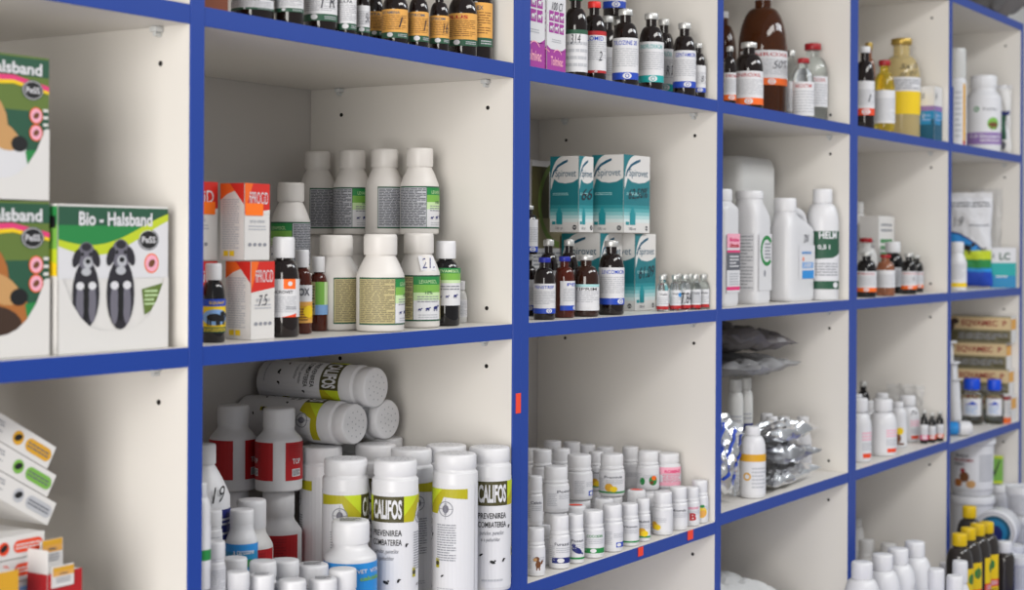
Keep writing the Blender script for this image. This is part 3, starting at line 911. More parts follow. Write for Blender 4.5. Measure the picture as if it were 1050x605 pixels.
def a_dg(c):
    c.rect(-1, 1, 0, 1, 'paper'); c.rect(-1, 1, .68, 1, 'green_light', 2); c.rect(-1, 1, .86, 1, 'green', 3); c.text('LEVAMISOL', 0, .92, 1.1, .08, 'green_pale'); c.rect(-1, 1, .6, .68, 'green_pale', 2)
    c.lines(-.6, .6, .4, .55, 2, 'print')
    for x, s in ((-.4, .06), (-.1, .08), (.3, .11)): animal(c, x, .2, s, 'blue_navy')
bottle('syr', (BLK[0], BLK[1], zB1), .0168, on_y(457, 247, BLK[1]).z - zB1, 'medicine_bottle', 'black bottle with white cap and green topped label at the right end', 'bottle', 'amber_black', art=a_dg, lab=(.24, .68), turn=14)
def a_plain(c): c.rect(-1, 1, 0, 1, 'paper'); c.lines(-.8, .8, .1, .9, 10, 'print_light')
put('syr', zB1, 466, 479, 288, .075, 'medicine_bottle', 'small clear bottle peeking out behind the black bottle at the right end', body='milky', art=a_plain)

# ================================================================== COLUMN 1, bottom row
zC1 = lev(1, 'C')
g = 'louse powder canisters'
CR, CH = .0258, .168
cans = [(354.5, .088, 84, 'standing canister behind the blue label bottle, its target print turned to the front'),
        (405.5, .037, -22, 'standing canister with the big word, right behind the blue label bottle'),
        (467, .0125, -122, 'front standing canister showing the target and small text panel'),
        (502, .0128, 9, 'standing canister with the big word, last one by the double post'),
        (330, .178, 180, 'standing canister furthest left, showing a blank back between two olive bars'),
        (424, .078, -80, 'standing canister between the two front ones, mostly hidden'),
        (461, .06, 60, 'standing canister right behind the front target one'),
        (428, .175, 30, 'standing canister in the back row under the right lying one'),
        (385, .14, 0, 'standing canister in the middle of the group, only its lid seen'),
        (352, .22, 0, 'standing canister under the lower left lying one'),
        ]
it = [[on_y(u, 460, y).x, y, CR] for (u, y, _, _) in cans]
it.append([on_y(360, 560, .046).x, .046, .0285])
relax(it, lo=-.02, hi=DEP - .012, xr=(CX[1], CX[1] + W), fixed=(0, 1, 2, 3, 10), it=1500)
can0 = None
for (x, y, _), (u, yy, tn, lb) in zip(it[:10], cans):
    rz = math.atan2(CAM.y - y, CAM.x - x) + math.radians(tn)
    if can0 is None:
        can0 = bottle('can', (x, y, zC1), CR, CH, 'powder_canister', 'white ' + lb, 'canister', 'plastic', 'plastic_cap', a_canister, tn, 3.1, group=g, capdots=True, n=44)
    else: copy_thing(can0, (x, y, zC1), rz, 'white ' + lb)
ROT = Matrix(((1, 0, 0, 0), (0, 0, -1, 0), (0, 1, 0, 0), (0, 0, 0, 1)))
yf = .142; z1_ = zC1 + CH + CR + .0006
xa, xb = on_y(364.5, 436, yf).x, on_y(398, 434, yf).x
ly = [(xa, z1_, 75, 'lower left lying canister, target print visible, end lid facing out'), (xb, z1_, 20, 'lower right lying canister, only its round lid visible'),
      ((xa + xb)/2 + .0005, z1_ + math.sqrt((2*CR + .0008)**2 - ((xb - xa)/2)**2), 146, 'topmost lying canister with the word running down its side')]
for i, (x, z, an, lb) in enumerate(ly):
    bottle('can', (x, yf + CH + (.0 if i < 2 else -.006), z), CR, CH, 'powder_canister', lb, 'canister', 'plastic', 'plastic_cap', a_canister, 0, 3.1, group=g, capdots=True, n=44,
           mtx=ROT @ Matrix.Rotation(math.radians(an), 4, 'Z'))
# red labelled bottles
g = 'white bottles with red labels'
RR = .0272
pr_ = on_y(286, 450, .195); pl_ = on_y(239, 450, .252)
hb1 = on_y(286, 508, .195 - RR).z - zC1
ht1 = on_y(286, 418, .195).z - zC1 - hb1 - .0003
hb2 = on_y(239, 507, .252 - RR).z - zC1; ht2 = on_y(239, 415, .252).z - zC1 - hb2 - .0003
def red(x, y, z, h, lb, tn): return bottle('red', (x, y, z), RR, h, 'supplement_bottle', lb, 'bottle', 'plastic', 'plastic_cap', a_red, tn, 3.0, group=g)
red(pr_.x, .195, zC1, hb1, 'white bottle with red label standing under the right upper red one', 40)
red(pr_.x, .195, zC1 + hb1 + .0003, ht1, 'upper red labelled white bottle touching the lying canisters', -26)
red(pl_.x, .252, zC1, hb2, 'white bottle with red label hidden under the left upper red one', 10)
red(pl_.x, .252, zC1 + hb2 + .0003, ht2, 'upper red labelled white bottle nearer the first post', -12)
p = on_y(258, 512, .145)
bottle('red', (p.x, .145, zC1), .0235, p.z - zC1, 'supplement_bottle', 'lower white bottle with red label right behind the blue banded jar', 'bottle', 'plastic_grey', 'plastic_cap', a_red, 60, 3.0, group=g)
def a_19(c):
    c.rect(-1, 1, 0, .8, 'blue_navy'); c.lines(-.8, .8, .1, .6, 4, 'print_light'); c.hand('19', .25, 1.22, .42, .42, 'black', .1)
p19 = on_y(211, 560, .14); h19 = .088
bottle('wide', (p19.x + .004, .14, zC1), .0275, h19, 'pill_jar', 'broad white jar carrying the bottle marked 19', 'jar', art=a_plain)
put('cone', zC1 + h19 + .0003, 188, 234, 455, .14, 'spray_bottle', 'white bottle marked 19 with dark blue label behind the first post', art=a_19, neck=.36, capw=.42, wall=.5, neckz=.8, caph=.19, lab=(.1, .46), cat='bottle', turn=10, r=.0255)
def a_gr(c): c.rect(-1, 1, 0, 1, 'paper'); c.rect(-1, 1, .2, .45, 'green', 2)
pg = on_y(206, 560, .06)
bottle('half', (pg.x, .06, zC1), .0135, .085, 'solution_bottle', 'small white bottle carrying the slim green banded one', 'bottle', art=a_plain, capw=.8, neck=.7)
put('half', zC1 + .0853, 196, 215, 495, .06, 'dropper_bottle', 'slim white bottle with green band pressed against the first post', art=a_gr, lab=(.2, .6), wall=.72, r=.0095)
def a_bl(c):
    c.rect(-1, 1, 0, 1, 'cyan'); c.rect(-1, 1, .86, 1, 'blue_sky', 2); c.text('a carotene', .1, .86, .9, .08, 'paper'); c.ell(.35, .66, .07, 'green', 1.3, 3); c.rect(.5, .72, .58, .72, 'print_light', 3)
jars = [(232, 264, 522, .10, 'wide', 'white jar with bright blue band, left of the red labelled bottles', a_bl),
        (212, 233, 523, .082, 'pill', 'white jar with ribbed neck between the first post and the blue banded jar', None),
        (208, 231, 555, .03, 'pill', 'bright white jar closest to the first post, bottom left', None),
        (231, 257, 571, .062, 'pill', 'white jar with blank lid just under the blue band', None),
        (249, 277, 576, .05, 'pill', 'white jar with blank lid beneath the red labelled bottle', None),
        (231, 256, 586, .022, 'pill', 'white jar in the front row next to the bright white one', None),
        (255, 281, 589, .02, 'pill', 'white jar with printed lid in the middle of the front row', 1),
        (277, 307, 574, .062, 'pill', 'white jar below the red labelled bottles, right one of its row', None),
        (304, 337, 578, .06, 'pill', 'white jar with printed lid left of the blue label bottle', 1),
        (283, 312, 594, .02, 'pill', 'white jar at the lower edge, right of the printed lid one', None),
        (335, 364, 584, .015, 'pill', 'white jar standing in front of the blue label bottle', None),
        (322, 351, 592, .014, 'pill', 'white jar at the lower edge, nearest the blue label bottle', 1)]
it = []
for (a, b, vt, yy, kd, lb, art) in jars:
    p, r, h = spot(zC1, a, b, vt, yy); it.append([p.x, p.y, r*1.0, h])
relax(it, lo=.002, xr=(CX[1], CX[1] + W))
def a_lid(c): c.lines(-.7, .7, .2, .8, 4, 'print_dark', 2)
for (x, y, r, h), (a, b, vt, yy, kd, lb, art) in zip(it, jars):
    zj = zC1
    if kd == 'pill' and h > .075:
        hl = h - .054; zj = zC1 + hl + .0003; h = .054
        bottle('pill', (x, y, zC1), r*.97, hl, 'pill_jar', 'white lower jar hidden below the jar ' + ('near the post', 'against the post', 'bottom left', 'under the blue band', 'under the red label', 'in front row, left', 'in front row, middle', 'in second row, right', 'left of the blue bottle', 'at the lower edge', 'before the blue bottle', 'nearest the blue bottle')[[q[5] for q in jars].index(lb)], 'jar', art=a_plain, group='white jars in the lower left corner')
    bottle(kd, (x, y, zj), r, h, 'pill_jar', lb, 'jar', art=art if callable(art) else a_plain, captop=a_lid if art == 1 else None, group='white jars in the lower left corner',
           turn=0, **(dict(wall=.75, neckz=.86, neck=.74, capw=.76, caph=.115, lab=(.3, .74)) if kd == 'wide' else dict(wall=.60, neckz=.65, caph=.30, capw=.99, neck=.92)))
def a_blue(c):
    c.rect(-1, 1, 0, 1, 'blue_sky'); c.text('VET  VITAL', .35, .86, .5, .07, 'paper', 4, .02); c.text('calcidog', .4, .72, .5, .1, 'green_light', 4, .03)
    c.rect(-1, 1, 0, .3, 'blue', 2); c.ell(.25, .38, .09, 'green_light', 2, 3, 16, .2); c.ell(.5, .36, .07, 'tan', 1.3, 4); c.lines(-.9, -.2, .35, .8, 9, 'paper')
put('red', zC1, 331, 388, 533, .046, 'supplement_bottle', 'white bottle with blue label standing in front of the canisters', art=a_blue, turn=0, wall=.63, neckz=.755, neck=.66, capw=.72, caph=.22, lab=(.05, .61), captop=a_lid, span=2.4, r=.0285)

# ================================================================== COLUMN 2, top row
zA2 = lev(2, 'A')
def a_picto(c):
    c.rect(-1, 1, 0, 1, 'paper'); c.rect(-1, 1, 0, .22, 'purple', 2)
    pts = [(-1, .22)] + [(-1 + 2*i/10, .22 + .05*(2*i/10 - 1)**2 - .015) for i in range(11)] + [(1, .22)]
    c.poly(pts, 'purple', 2); c.text('Tolmivac', .05, .11, 1.3, .09, 'pink_pale', 4, .02); c.ring(.1, .13, .1, .09, 'pink_pale', 4, 12, .6, 2.4)
    c.lines(-.5, .5, .29, .33, 2, 'print_light')
    for j in range(2):
        for i in range(3):
            x, y = -.55 + .55*i, .385 + .115*j
            c.rect(x - .24, x + .24, y, y + .1, 'purple', 2); animal(c, x - .02, y + .02, .055, 'paper', 4)
    c.hand('12.06', -.05, .84, 1.1, .1, 'ink', .03); c.hand('100 Cl', .05, .65, 1.2, .08, 'ink', .02)
def box_at(u0, u1, vT, yf, z, d, name, label, **k):
    p0, p1 = on_y(u0, vT, yf), on_y(u1, vT, yf)
    return carton((p0.x, yf, z), p1.x - p0.x, d, p0.z - z, name, label, **k)
box_at(561, 580, -32, .014, zA2, .012, 'vaccine_carton', 'white and purple pictogram carton next to the bottle marked 314', front=a_picto, left=a_picto, group='white and purple cartons')
x0_ = CX[2] + .0015; x1_ = on_y(558.5, 20, .014).x
carton((x0_, .014, zA2), x1_ - x0_, .012, .152, 'vaccine_carton', 'white and purple pictogram carton against the double post', front=a_picto, left=a_picto, group='white and purple cartons')
g = 'injection bottles on the second top shelf'
inj = [(578, 603, -6, .025, 'dark bottle with green cap and handwritten 314', 'green_cap', a_inj('', 'green', None, '314', hx=.0, hy=.78, top='green_dark', lines=4), (.06, .56), 0),
       (597, 622, 2, .03, 'dark bottle with red cap and red edged label marked 2', 'red_bright', a_inj('FLOMID', 'blue', 'red', '2', bh=.06, top='red', hx=.35, hy=.4), (.10, .62), 0),
       (628, 655, 10, .022, 'dark bottle with blue banded label, first of the silver capped front ones', 'alu', a_inj('TILOZINE 20', 'blue', 'blue', tw=1.35), (.075, .615), 0),
       (655, 681, 14, .022, 'dark bottle with turquoise banded label in front of its twin', 'alu', a_inj('ENOFLOXACIN', 'teal', 'teal', tw=1.35), (.10, .62), 0),
       (670, 692, 20, .072, 'dark bottle with turquoise banded label standing behind its twin', 'alu', a_inj('ENOFLOX', 'teal', 'teal', 'R 2u', hx=.5), (.10, .62), 0),
       (690, 714, 24, .026, 'dark bottle with blue lettering, between the turquoise pair and the small bottle', 'alu', a_inj('GENTAMICIN', 'blue', 'blue', tw=1.3), (.12, .62), 8),
       (707, 724, 45, .05, 'small dark bottle marked 8, last on the shelf', 'alu', a_inj('', 'blue', 'blue', '8', hx=.3), (.12, .60), 10)]
it = []
for q in inj:
    p, r, h = spot(zA2, q[0], q[1], q[2], q[3]); it.append([p.x, p.y, r*.97, h])
relax(it, lo=.003, xr=(CX[2], CX[2] + W))
for (x, y, r, h), q in zip(it, inj):
    bottle('inj', (x, y, zA2), r, h, 'injection_bottle', q[4], 'bottle', 'amber_dark', q[5], q[6], q[8], group=g, lab=q[7])
# stacked pair behind
p, r, h = spot(zA2, 612, 634, 17, .115)
bottle('inj', (p.x, .115, zA2), r, h, 'injection_bottle', 'dark bottle at the back, silver cap showing between the red cap and blue banded bottles', 'bottle', 'amber_dark', 'alu', a_inj('', 'blue', 'blue'), group=g)
p2 = on_y(638, 20, .115)
bottle('inj', (p.x + 2*r + .002, .115, zA2), r, h, 'injection_bottle', 'dark bottle at the back hidden behind the blue banded one', 'bottle', 'amber_dark', 'alu', a_inj('', 'blue', 'blue'), group=g)
bottle('inj', (p.x + r*1.3, .115, zA2 + h + .0013), r*1.05, h, 'injection_bottle', 'dark bottle standing on top of the back ones, blue band at its foot', 'bottle', 'amber_dark', 'alu', a_inj('', 'blue', 'blue'), group=g, lab=(.1, .6))

# ================================================================== COLUMN 2, middle row
zB2 = lev(2, 'B')
def a_spiro(hand=None, dark=False):
    def f(c):
        c.rect(-1, 1, 0, 1, 'card', 0)
        n = 14
        c.rect(-1, 1, .2, 1, 'teal_box', 1)
        for i in range(6): c.rect(-1, 1, .40 - .045*(i + 1), .40 - .045*i, 'tealstep%d' % i, 2)
        c.rect(-1, 1, 0, .13, 'card', 2); c.rect(-1, 1, .40, 1, 'tealstep0', 2)
        # white swoosh field with the name
        pts = [(1, 1), (-.1, 1)] + [(-.1 - .86*math.sin(i/n*PI*.62), 1 - .36*(1 - math.cos(i/n*PI*.62))/1.0 - .0*i) for i in range(1, n)]
        pts += [(-.72, .70), (-.4, .655), (.1, .64), (.6, .655), (1, .70)]
        c.poly(pts, 'card', 3)
        sw = [(.25, .955), (-.1, .93), (-.5, .88), (-.78, .80), (-.9, .72)]; sw2 = [(-.82, .72), (-.66, .80), (-.38, .86), (.0, .90), (.25, .925)]
        c.poly(sw + sw2, 'petrol', 4)
        c.text('Spirovet', .1, .76, 1.45, .125, 'petrol', 5, .0)
        c.lines(-.8, .3, .48, .52, 2, 'teal_pale', 3)
        c.rect(-.55, -.12, .1, .26, 'teal_box', 4); c.rect(-.48, -.19, .26, .29, 'teal_box', 4); c.rect(-.43, -.24, .29, .335, 'teal_box', 4); c.rect(-.85, -.6, .1, .14, 'teal_box', 4)
        c.text('100 ml', -.35, .05, .5, .035, 'print_dark', 4, 0); c.ell(.75, .06, .032, 'ink', 1, 4); c.lines(.65, .85, .045, .075, 2, 'card', 5)
        if hand: c.text(hand, .1, .5, 1.5, .15, 'ink', 6, .0, .3, .06)
    return f
def spiro(uL, uM, uR, vT, yf, z, label, hand=None, h=None):
    p0 = on_y(uM, vT, yf); p1 = on_y(uR, vT, yf); w = p1.x - p0.x
    lo, hi = .01, .2
    for _ in range(40):
        m_ = (lo + hi)/2; dd = Vector((p0.x, yf + m_, p0.z)) - CAM
        uu = 525 + F*(dd.x*SA - dd.y*CA)/(dd.x*CA + dd.y*SA)
        if uu > uL: lo = m_
        else: hi = m_
    d = min(max(lo, .045), .075)
    carton((p0.x, yf, z), w, d, h or p0.z - z, 'syrup_carton', label, front=a_spiro(hand), left=a_spiro(), group='turquoise and white cartons')
    return p0.x, w, d, (h or p0.z - z)
x, w, d, hs = spiro(612, 651, 672, 240, .066, zB2, 'lower turquoise and white carton beside the small vials', '61.09')
spiro(607, 639.5, 666, 158.5, .060, zB2 + hs + .0013, 'upper turquoise and white carton with a handwritten price, right one', '62,50%')
xm = x - .0035 - w
carton((xm, .0855, zB2), w, d, hs, 'syrup_carton', 'lower turquoise and white carton behind the brown bottles', front=a_spiro(), left=a_spiro(), group='turquoise and white cartons')
spiro(564, 593.5, 608, 160, .085, zB2 + hs + .0013, 'upper turquoise and white carton with a smudged price, left one', '66')
def a_to(c):
    c.rect(-1, 1, 0, 1, 'card_grey'); c.rect(-1, .1, .62, .96, 'olive_dark', 2); c.rect(-1, 1, .42, .62, 'khaki_dark', 2)
    c.ring(.9, .72, .3, .26, 'moss', 3, 20, 1.6, 4.6); c.text('To', .72, .78, .4, .06, 'moss'); c.text('Co', .72, .68, .4, .06, 'moss'); c.lines(-.9, .9, .05, .4, 14, 'print')
x0_ = on_y(545, 200, .152).x
hh_ = on_y(556, 165, .152).z - zB2
carton((x0_, .152, zB2), .085, .06, hh_, 'tall_carton', 'tall grey and olive carton at the back, left of the turquoise cartons', front=a_to, left=a_to, m='card_grey')
g = 'brown injection bottles on the second middle shelf'
inj = [(547, 570, 264, .03, 'blue capped bottle with blue lettered label, front left', 'blue_cap', a_inj('PENSTREP', 'blue', 'blue', tw=1.3, oval=.3), (.1, .58), 0, 'amber_dark'),
       (568, 590, 263, .038, 'blue capped bottle glowing amber, its label turned away to the right', 'blue_cap', a_inj('PEN', 'blue', 'blue'), (.12, .60), 62, 'amber_red'),
       (587, 615, 262, .034, 'brown bottle with dark green lettered label in the middle front', 'alu', a_inj('TIPRIM', 'black', 'paper', top='teal_pale', tw=1.2, lines=6), (.1, .53), 0, 'amber'),
       (613, 641, 247, .034, 'taller brown bottle with blue banded label in front of the turquoise carton', 'alu', a_inj('LINCOMICIN', 'blue', 'blue', tw=1.3, oval=.4), (.14, .64), 12, 'amber_dark'),
       (553, 572, 246, .10, 'silver capped brown bottle behind the first blue capped one', 'alu', a_inj('', 'blue', 'blue'), (.1, .6), 0, 'amber_dark'),
       (574, 593, 246, .082, 'silver capped brown bottle behind the amber blue capped one', 'alu', a_inj('', 'blue', 'blue'), (.1, .6), 0, 'amber_dark')]
it = []
for q in inj:
    p, r, h = spot(zB2, q[0], q[1], q[2], q[3]); it.append([p.x, p.y, min(r*.95, .0175), h])
it[4][2] = it[5][2] = .0125; it[4][1] = it[5][1] = .068
for k in (4, 5): it[k][0] = on_y((inj[k][0] + inj[k][1])/2, 280, .068).x
relax(it, lo=.003, hi=.0835, xr=(CX[2] + .012, CX[2] + .36), it=200)
for (x, y, r, h), q in zip(it, inj):
    bottle('inj', (x, y, zB2), r, h, 'injection_bottle', q[4], 'bottle', q[9], q[5], q[6], q[8], group=g, lab=q[7], sh='dome')
# bottles half hidden by the double post (one standing on the other)
p = on_y(541, 290, .062)
rA = .0125; xA = on_y(541.5, 280, .108).x
hA = on_y(545, 262, .108).z - zB2
bottle('inj', (xA, .108, zB2), rA, hA, 'injection_bottle', 'brown bottle hidden behind the double post, lower one of two', 'bottle', 'amber_dark', 'alu', a_inj('', 'blue', 'blue'), group=g)
bottle('inj', (xA, .108, zB2 + hA + .0012), rA, on_y(545, 212, .108).z - zB2 - hA, 'injection_bottle', 'brown bottle half hidden by the double post, standing on another', 'bottle', 'amber_dark', 'alu', a_inj('', 'blue', 'blue'), 20, group=g, lab=(.05, .72))
# small clear vials
def a_vial(hand=None):
    def f(c):
        c.rect(-1, 1, 0, 1, 'paper'); c.rect(-1, 1, 0, .17, 'red', 2); c.text('Vialin', .0, .8, .9, .12, 'print_dark'); c.lines(-.7, .7, .25, .65, 4, 'print_light')
        if hand == 'b': c.ell(.5, .75, .12, 'blue_sky', 1, 4)
        if hand == 'k': c.text('7.84', .1, .55, 1.4, .6, 'ink', 4, 0, .3, .1)
        if hand == 'g': c.rect(-.6, .5, .25, .9, 'print_light', 3)
    return f
vl = [(672, 687, 280, .026, '', 'leftmost of the front vials'), (686, 699, 279, .024, 'b', 'front vial with a blue dot on its label'), (697, 708, 278, .022, 'k', 'front vial scribbled over in ink'),
      (706, 720, 279, .016, 'g', 'front vial with a grey label patch'), (717, 726, 279, .03, '', 'rightmost of the vials'), (674, 688, 274, .075, '', 'back vial behind the leftmost one'),
      (690, 702, 275, .07, '', 'back vial behind the blue dot one'), (702, 713, 276, .065, '', 'back vial behind the scribbled one')]
it = []
for q in vl:
    p, r, h = spot(zB2, q[0], q[1], q[2], q[3]); it.append([p.x, p.y, .0082, .052])
relax(it, lo=.002, hi=.11, xr=(CX[2] + .28, CX[2] + W))
for (x, y, r, h), q in zip(it, vl):
    bottle('inj', (x, y, zB2), r, h, 'glass_vial', 'clear glass ' + q[5], 'vial', 'glass', 'alu', a_vial(q[4]), 10, group='small clear vials', lab=(.06, .58), n=28, neckz=.80, neck=.5, capw=.62, caph=.12)

# ================================================================== COLUMN 2, bottom row: pill jars
zC2 = lev(2, 'C')
def a_pill(title, tc='print_dark', pic=None, c1='blue', stripe=None):
    def f(c):
        c.rect(-1, 1, 0, 1, 'paper'); c.lines(-.9, -.4, .15, .75, 8, 'print_light')
        if title: c.text(title, .1, .8, 1.0, .12, tc, 4, .015)
        c.lines(-.3, .7, .45, .68, 3, 'print_light')
        if stripe: c.rect(-1, 1, .02, .1, stripe, 3)
        if pic == 'rect': c.rect(-.15, .55, .04, .26, c1, 3); c.ell(.05, .15, .08, 'paper', 1.5, 4)
        if pic == 'band': c.rect(-.6, .85, .06, .28, c1, 3); c.ell(.0, .17, .09, 'paper', 1.5, 4)
        if pic == 'blob': c.ell(-.15, .3, .2, c1, 1, 3); c.ell(.1, .22, .14, 'yellow', 1.3, 4)
        if pic == 'dog':
            c.ell(.1, .35, .16, c1, .7, 3); c.ell(.0, .58, .11, c1, 1, 3); c.ell(-.12, .56, .07, 'tan', 1.2, 4); c.rect(-.04, .04, .1, .3, c1, 3); c.rect(.16, .24, .1, .3, c1, 3); c.ell(.38, .45, .05, c1, 2, 3, 10, 1.2)
        if pic == 'bird': c.ell(.05, .4, .12, c1, 2, 3, 14, -.5); c.ell(-.2, .6, .08, c1, 1, 3); c.poly([(.2, .3), (.6, .2), (.55, .3)], c1, 3)
        if pic == 'fruit': c.ell(.1, .36, .26, 'yellow', 1.1, 3); c.ell(.2, .3, .18, 'orange_paper', 1, 4); c.ell(.15, .66, .07, 'green', 1.8, 4)
        if pic == 'herb': c.ell(-.35, .32, .2, 'green', .7, 3); c.ell(.3, .36, .26, 'green', .9, 3); c.ell(.35, .5, .12, 'orange', 1.2, 4); c.ell(.2, .26, .1, 'brown', 1.2, 4)
        if pic == 'B': c.text('B', .1, .34, .5, .4, c1, 4, .04)
        if pic == 'rob':
            c.rect(-1, 1, 0, 1, 'pink_pale', 2); c.rect(-.75, -.5, .05, .95, 'red_deep', 3); c.text('ROBENZ', .25, .78, .9, .16, 'pink', 5, .03); c.lines(-.3, .7, .2, .6, 5, 'pink', 4); c.rect(-1, 1, .2, .6, 'paper', 3)
    return f
g = 'pill jars on the second lower shelf'
front = [(541, 558, 541, 597, 'front jar with a brown dog print, closest to the double post', a_pill('', pic='dog', c1='brown'), 5),
         (551, 566, 543, 587, 'jar squeezed behind the dog print one', a_pill(''), 0),
         (564, 583, 528, 585, 'front jar with a dark blue band, third along', a_pill('Furazol', pic='band', c1='blue_navy'), 8),
         (582, 598, 527, 575, 'front jar with a dark bird print and green foot stripe', a_pill('Pasari', pic='bird', c1='blue_navy', stripe='green'), 6),
         (596, 620, 523, 575, 'front jar with green lettering and green band', a_pill('COCCIDIN', 'green', pic='band', c1='green'), 2),
         (617, 638, 517, 567, 'front jar with a blue square low on its right side', a_pill('', pic='rect', c1='blue'), 35),
         (636, 654, 516, 560, 'front jar with a thin green foot stripe, right of the blue square one', a_pill('Vitamin', stripe='green'), 0),
         (652, 666, 511, 557, 'front jar with a yellow blob print', a_pill('Multivit', pic='blob', c1='gold', stripe='green'), 5),
         (661, 673, 506, 549, 'jar half hidden behind the yellow blob one, blue print', a_pill('', pic='rect', c1='blue'), 0),
         (670, 689, 504, 547, 'front jar with a narrow gold print on its left edge', a_pill('', pic='blob', c1='gold'), -40),
         (686, 704, 499, 545, 'front jar with a plain grey printed label', a_pill('Minerale'), 0),
         (702, 718, 499, 537, 'front jar with a big pink letter B', a_pill('BOROVIT', 'pink', pic='B', c1='red'), 5),
         (714, 730, 491, 535, 'front jar with a yellow fruit print, last before the divider', a_pill('', pic='fruit'), 5)]
it = []
for q in front:
    p, r, h = spot(zC2, q[0], q[1], q[2], vB=q[3]); it.append([p.x, p.y, min(r*1.1, .0145), h])
for k, q in enumerate(it): q[1] = .046 if k in (1, 8) else max(.004 + q[2], .019); q[0] = on_y((front[k][0] + front[k][1])/2, front[k][3], q[1]).x
relax(it, lo=.002, hi=.06, xr=(CX[2], CX[2] + W))
for (x, y, r, h), q in zip(it, front):
    bottle('pill', (x, y, zC2), r, min(max(on_y((q[0] + q[1])/2, q[2], y).z - zC2, .05), .075), 'pill_jar', 'white ' + q[4], 'jar', art=q[5], turn=q[6], group=g)
up = [(541, 557, 488, 541, .062, 'upper jar right beside the double post', a_pill('Calciu'), 0),
      (556, 584, 478, 529, .064, 'upper jar with a plain label and tilted print, second from the double post', a_pill('Polivit'), 40),
      (580, 608, 466, 516, .098, 'upper jar with blank side and a small blue square at right', a_pill('', pic='rect', c1='blue'), 58),
      (603, 620, 463, 505, .14, 'upper jar with a yellow print behind the blank-sided one', a_pill('Ovovit', pic='blob', c1='gold', stripe='green'), 0),
      (615, 642, 465, 512, .092, 'upper jar with yellow print and green foot stripe, in front', a_pill('Premivit', pic='blob', c1='gold', stripe='green'), 0),
      (637, 656, 458, 504, .125, 'upper jar with pinkish text behind the yellow print one', a_pill('', 'pink'), 0),
      (654, 678, 462, 505, .078, 'upper jar with green and orange herb picture', a_pill('', pic='herb'), 2),
      (670, 685, 461, 500, .125, 'upper jar hidden between the herb and pink labelled jars', a_pill(''), 0),
      (681, 709, 462, 501, .085, 'wide upper jar with pink label, rightmost of the upper ones', a_pill('', pic='rob'), 6)]
it = []
for q in up:
    p, r, h = spot(zC2, q[0], q[1], q[2], q[4]); it.append([p.x, p.y, min(r*.96, .0205), 0])
for (u0, u1, y, rr) in ((576, 604, .064, .0155), (607, 632, .06, .0145), (640, 668, .058, .0145)):
    it.append([on_y((u0 + u1)/2, 515, y).x, y, rr, 0])
bk = [(541, 550, 460, .2, 'against the double post'), (549, 563, 461, .15, 'behind the second upper jar'), (556, 577, 452, .22, 'furthest left in the last row'), (577, 596, 453, .215, 'second in the last row'),
      (563, 588, 460, .165, 'in the middle row behind the blank-sided jar'), (595, 616, 455, .205, 'third in the last row'), (616, 637, 457, .185, 'last of the back row, behind the yellow print jar')]
for (a, b, vt, y, lb) in bk: it.append([on_y((a + b)/2, vt, y).x, y, .0145, 0])
relax(it, lo=.046, hi=DEP - .012, xr=(CX[2], CX[2] + W))
def a_dot(c): c.ell(0, .5, .3, 'sticker_red', 1.5, 2)
for k, ((x, y, r, _), q) in enumerate(zip(it, up)):
    zb = on_y((q[0] + q[1])/2, q[3], y - r).z
    hb_ = min(max(zb - zC2, .040), .066)
    zt_ = on_y((q[0] + q[1])/2, q[2], y).z
    wide = 'wide' in q[5]
    bottle('pill', (x, y, zC2), r*.97, hb_, 'pill_jar', 'lower jar beneath the ' + q[5].split(',')[0].split(' behind')[0], 'jar', art=a_plain, group=g)
    hU = min(max(zt_ - zC2 - hb_, .045), .07)
    bottle('wide' if wide else 'pill', (x, y, zC2 + hb_ + .0002), r, hU, 'pill_jar', 'white ' + q[5], 'jar', art=q[6], turn=q[7], group=g)
for i, lb in enumerate(('lower jar with a red sticker on its lid, below the blank-sided one', 'lower jar with printed lid beneath the yellow print jar', 'lower jar with a red sticker on its lid, below the herb picture')):
    x, y, r, _ = it[len(up) + i]
    bottle('pill', (x, y, zC2), r, .06, 'pill_jar', 'white ' + lb, 'jar', art=a_plain, captop=a_lid if i == 1 else a_dot, group=g)
for (a, b, vt, yy, lb), (x, y, r, _) in zip(bk, it[len(up) + 3:]):
    ht = on_y((a + b)/2, vt, y).z - zC2
    bottle('pill', (x, y, zC2), r*.97, ht*.47, 'pill_jar', 'white lower back jar ' + lb, 'jar', art=a_plain, group=g)
    bottle('pill', (x, y, zC2 + ht*.47 + .0002), r, ht*.53, 'pill_jar', 'white upper back jar ' + lb, 'jar', art=a_pill('', stripe=None), turn=20, group=g)

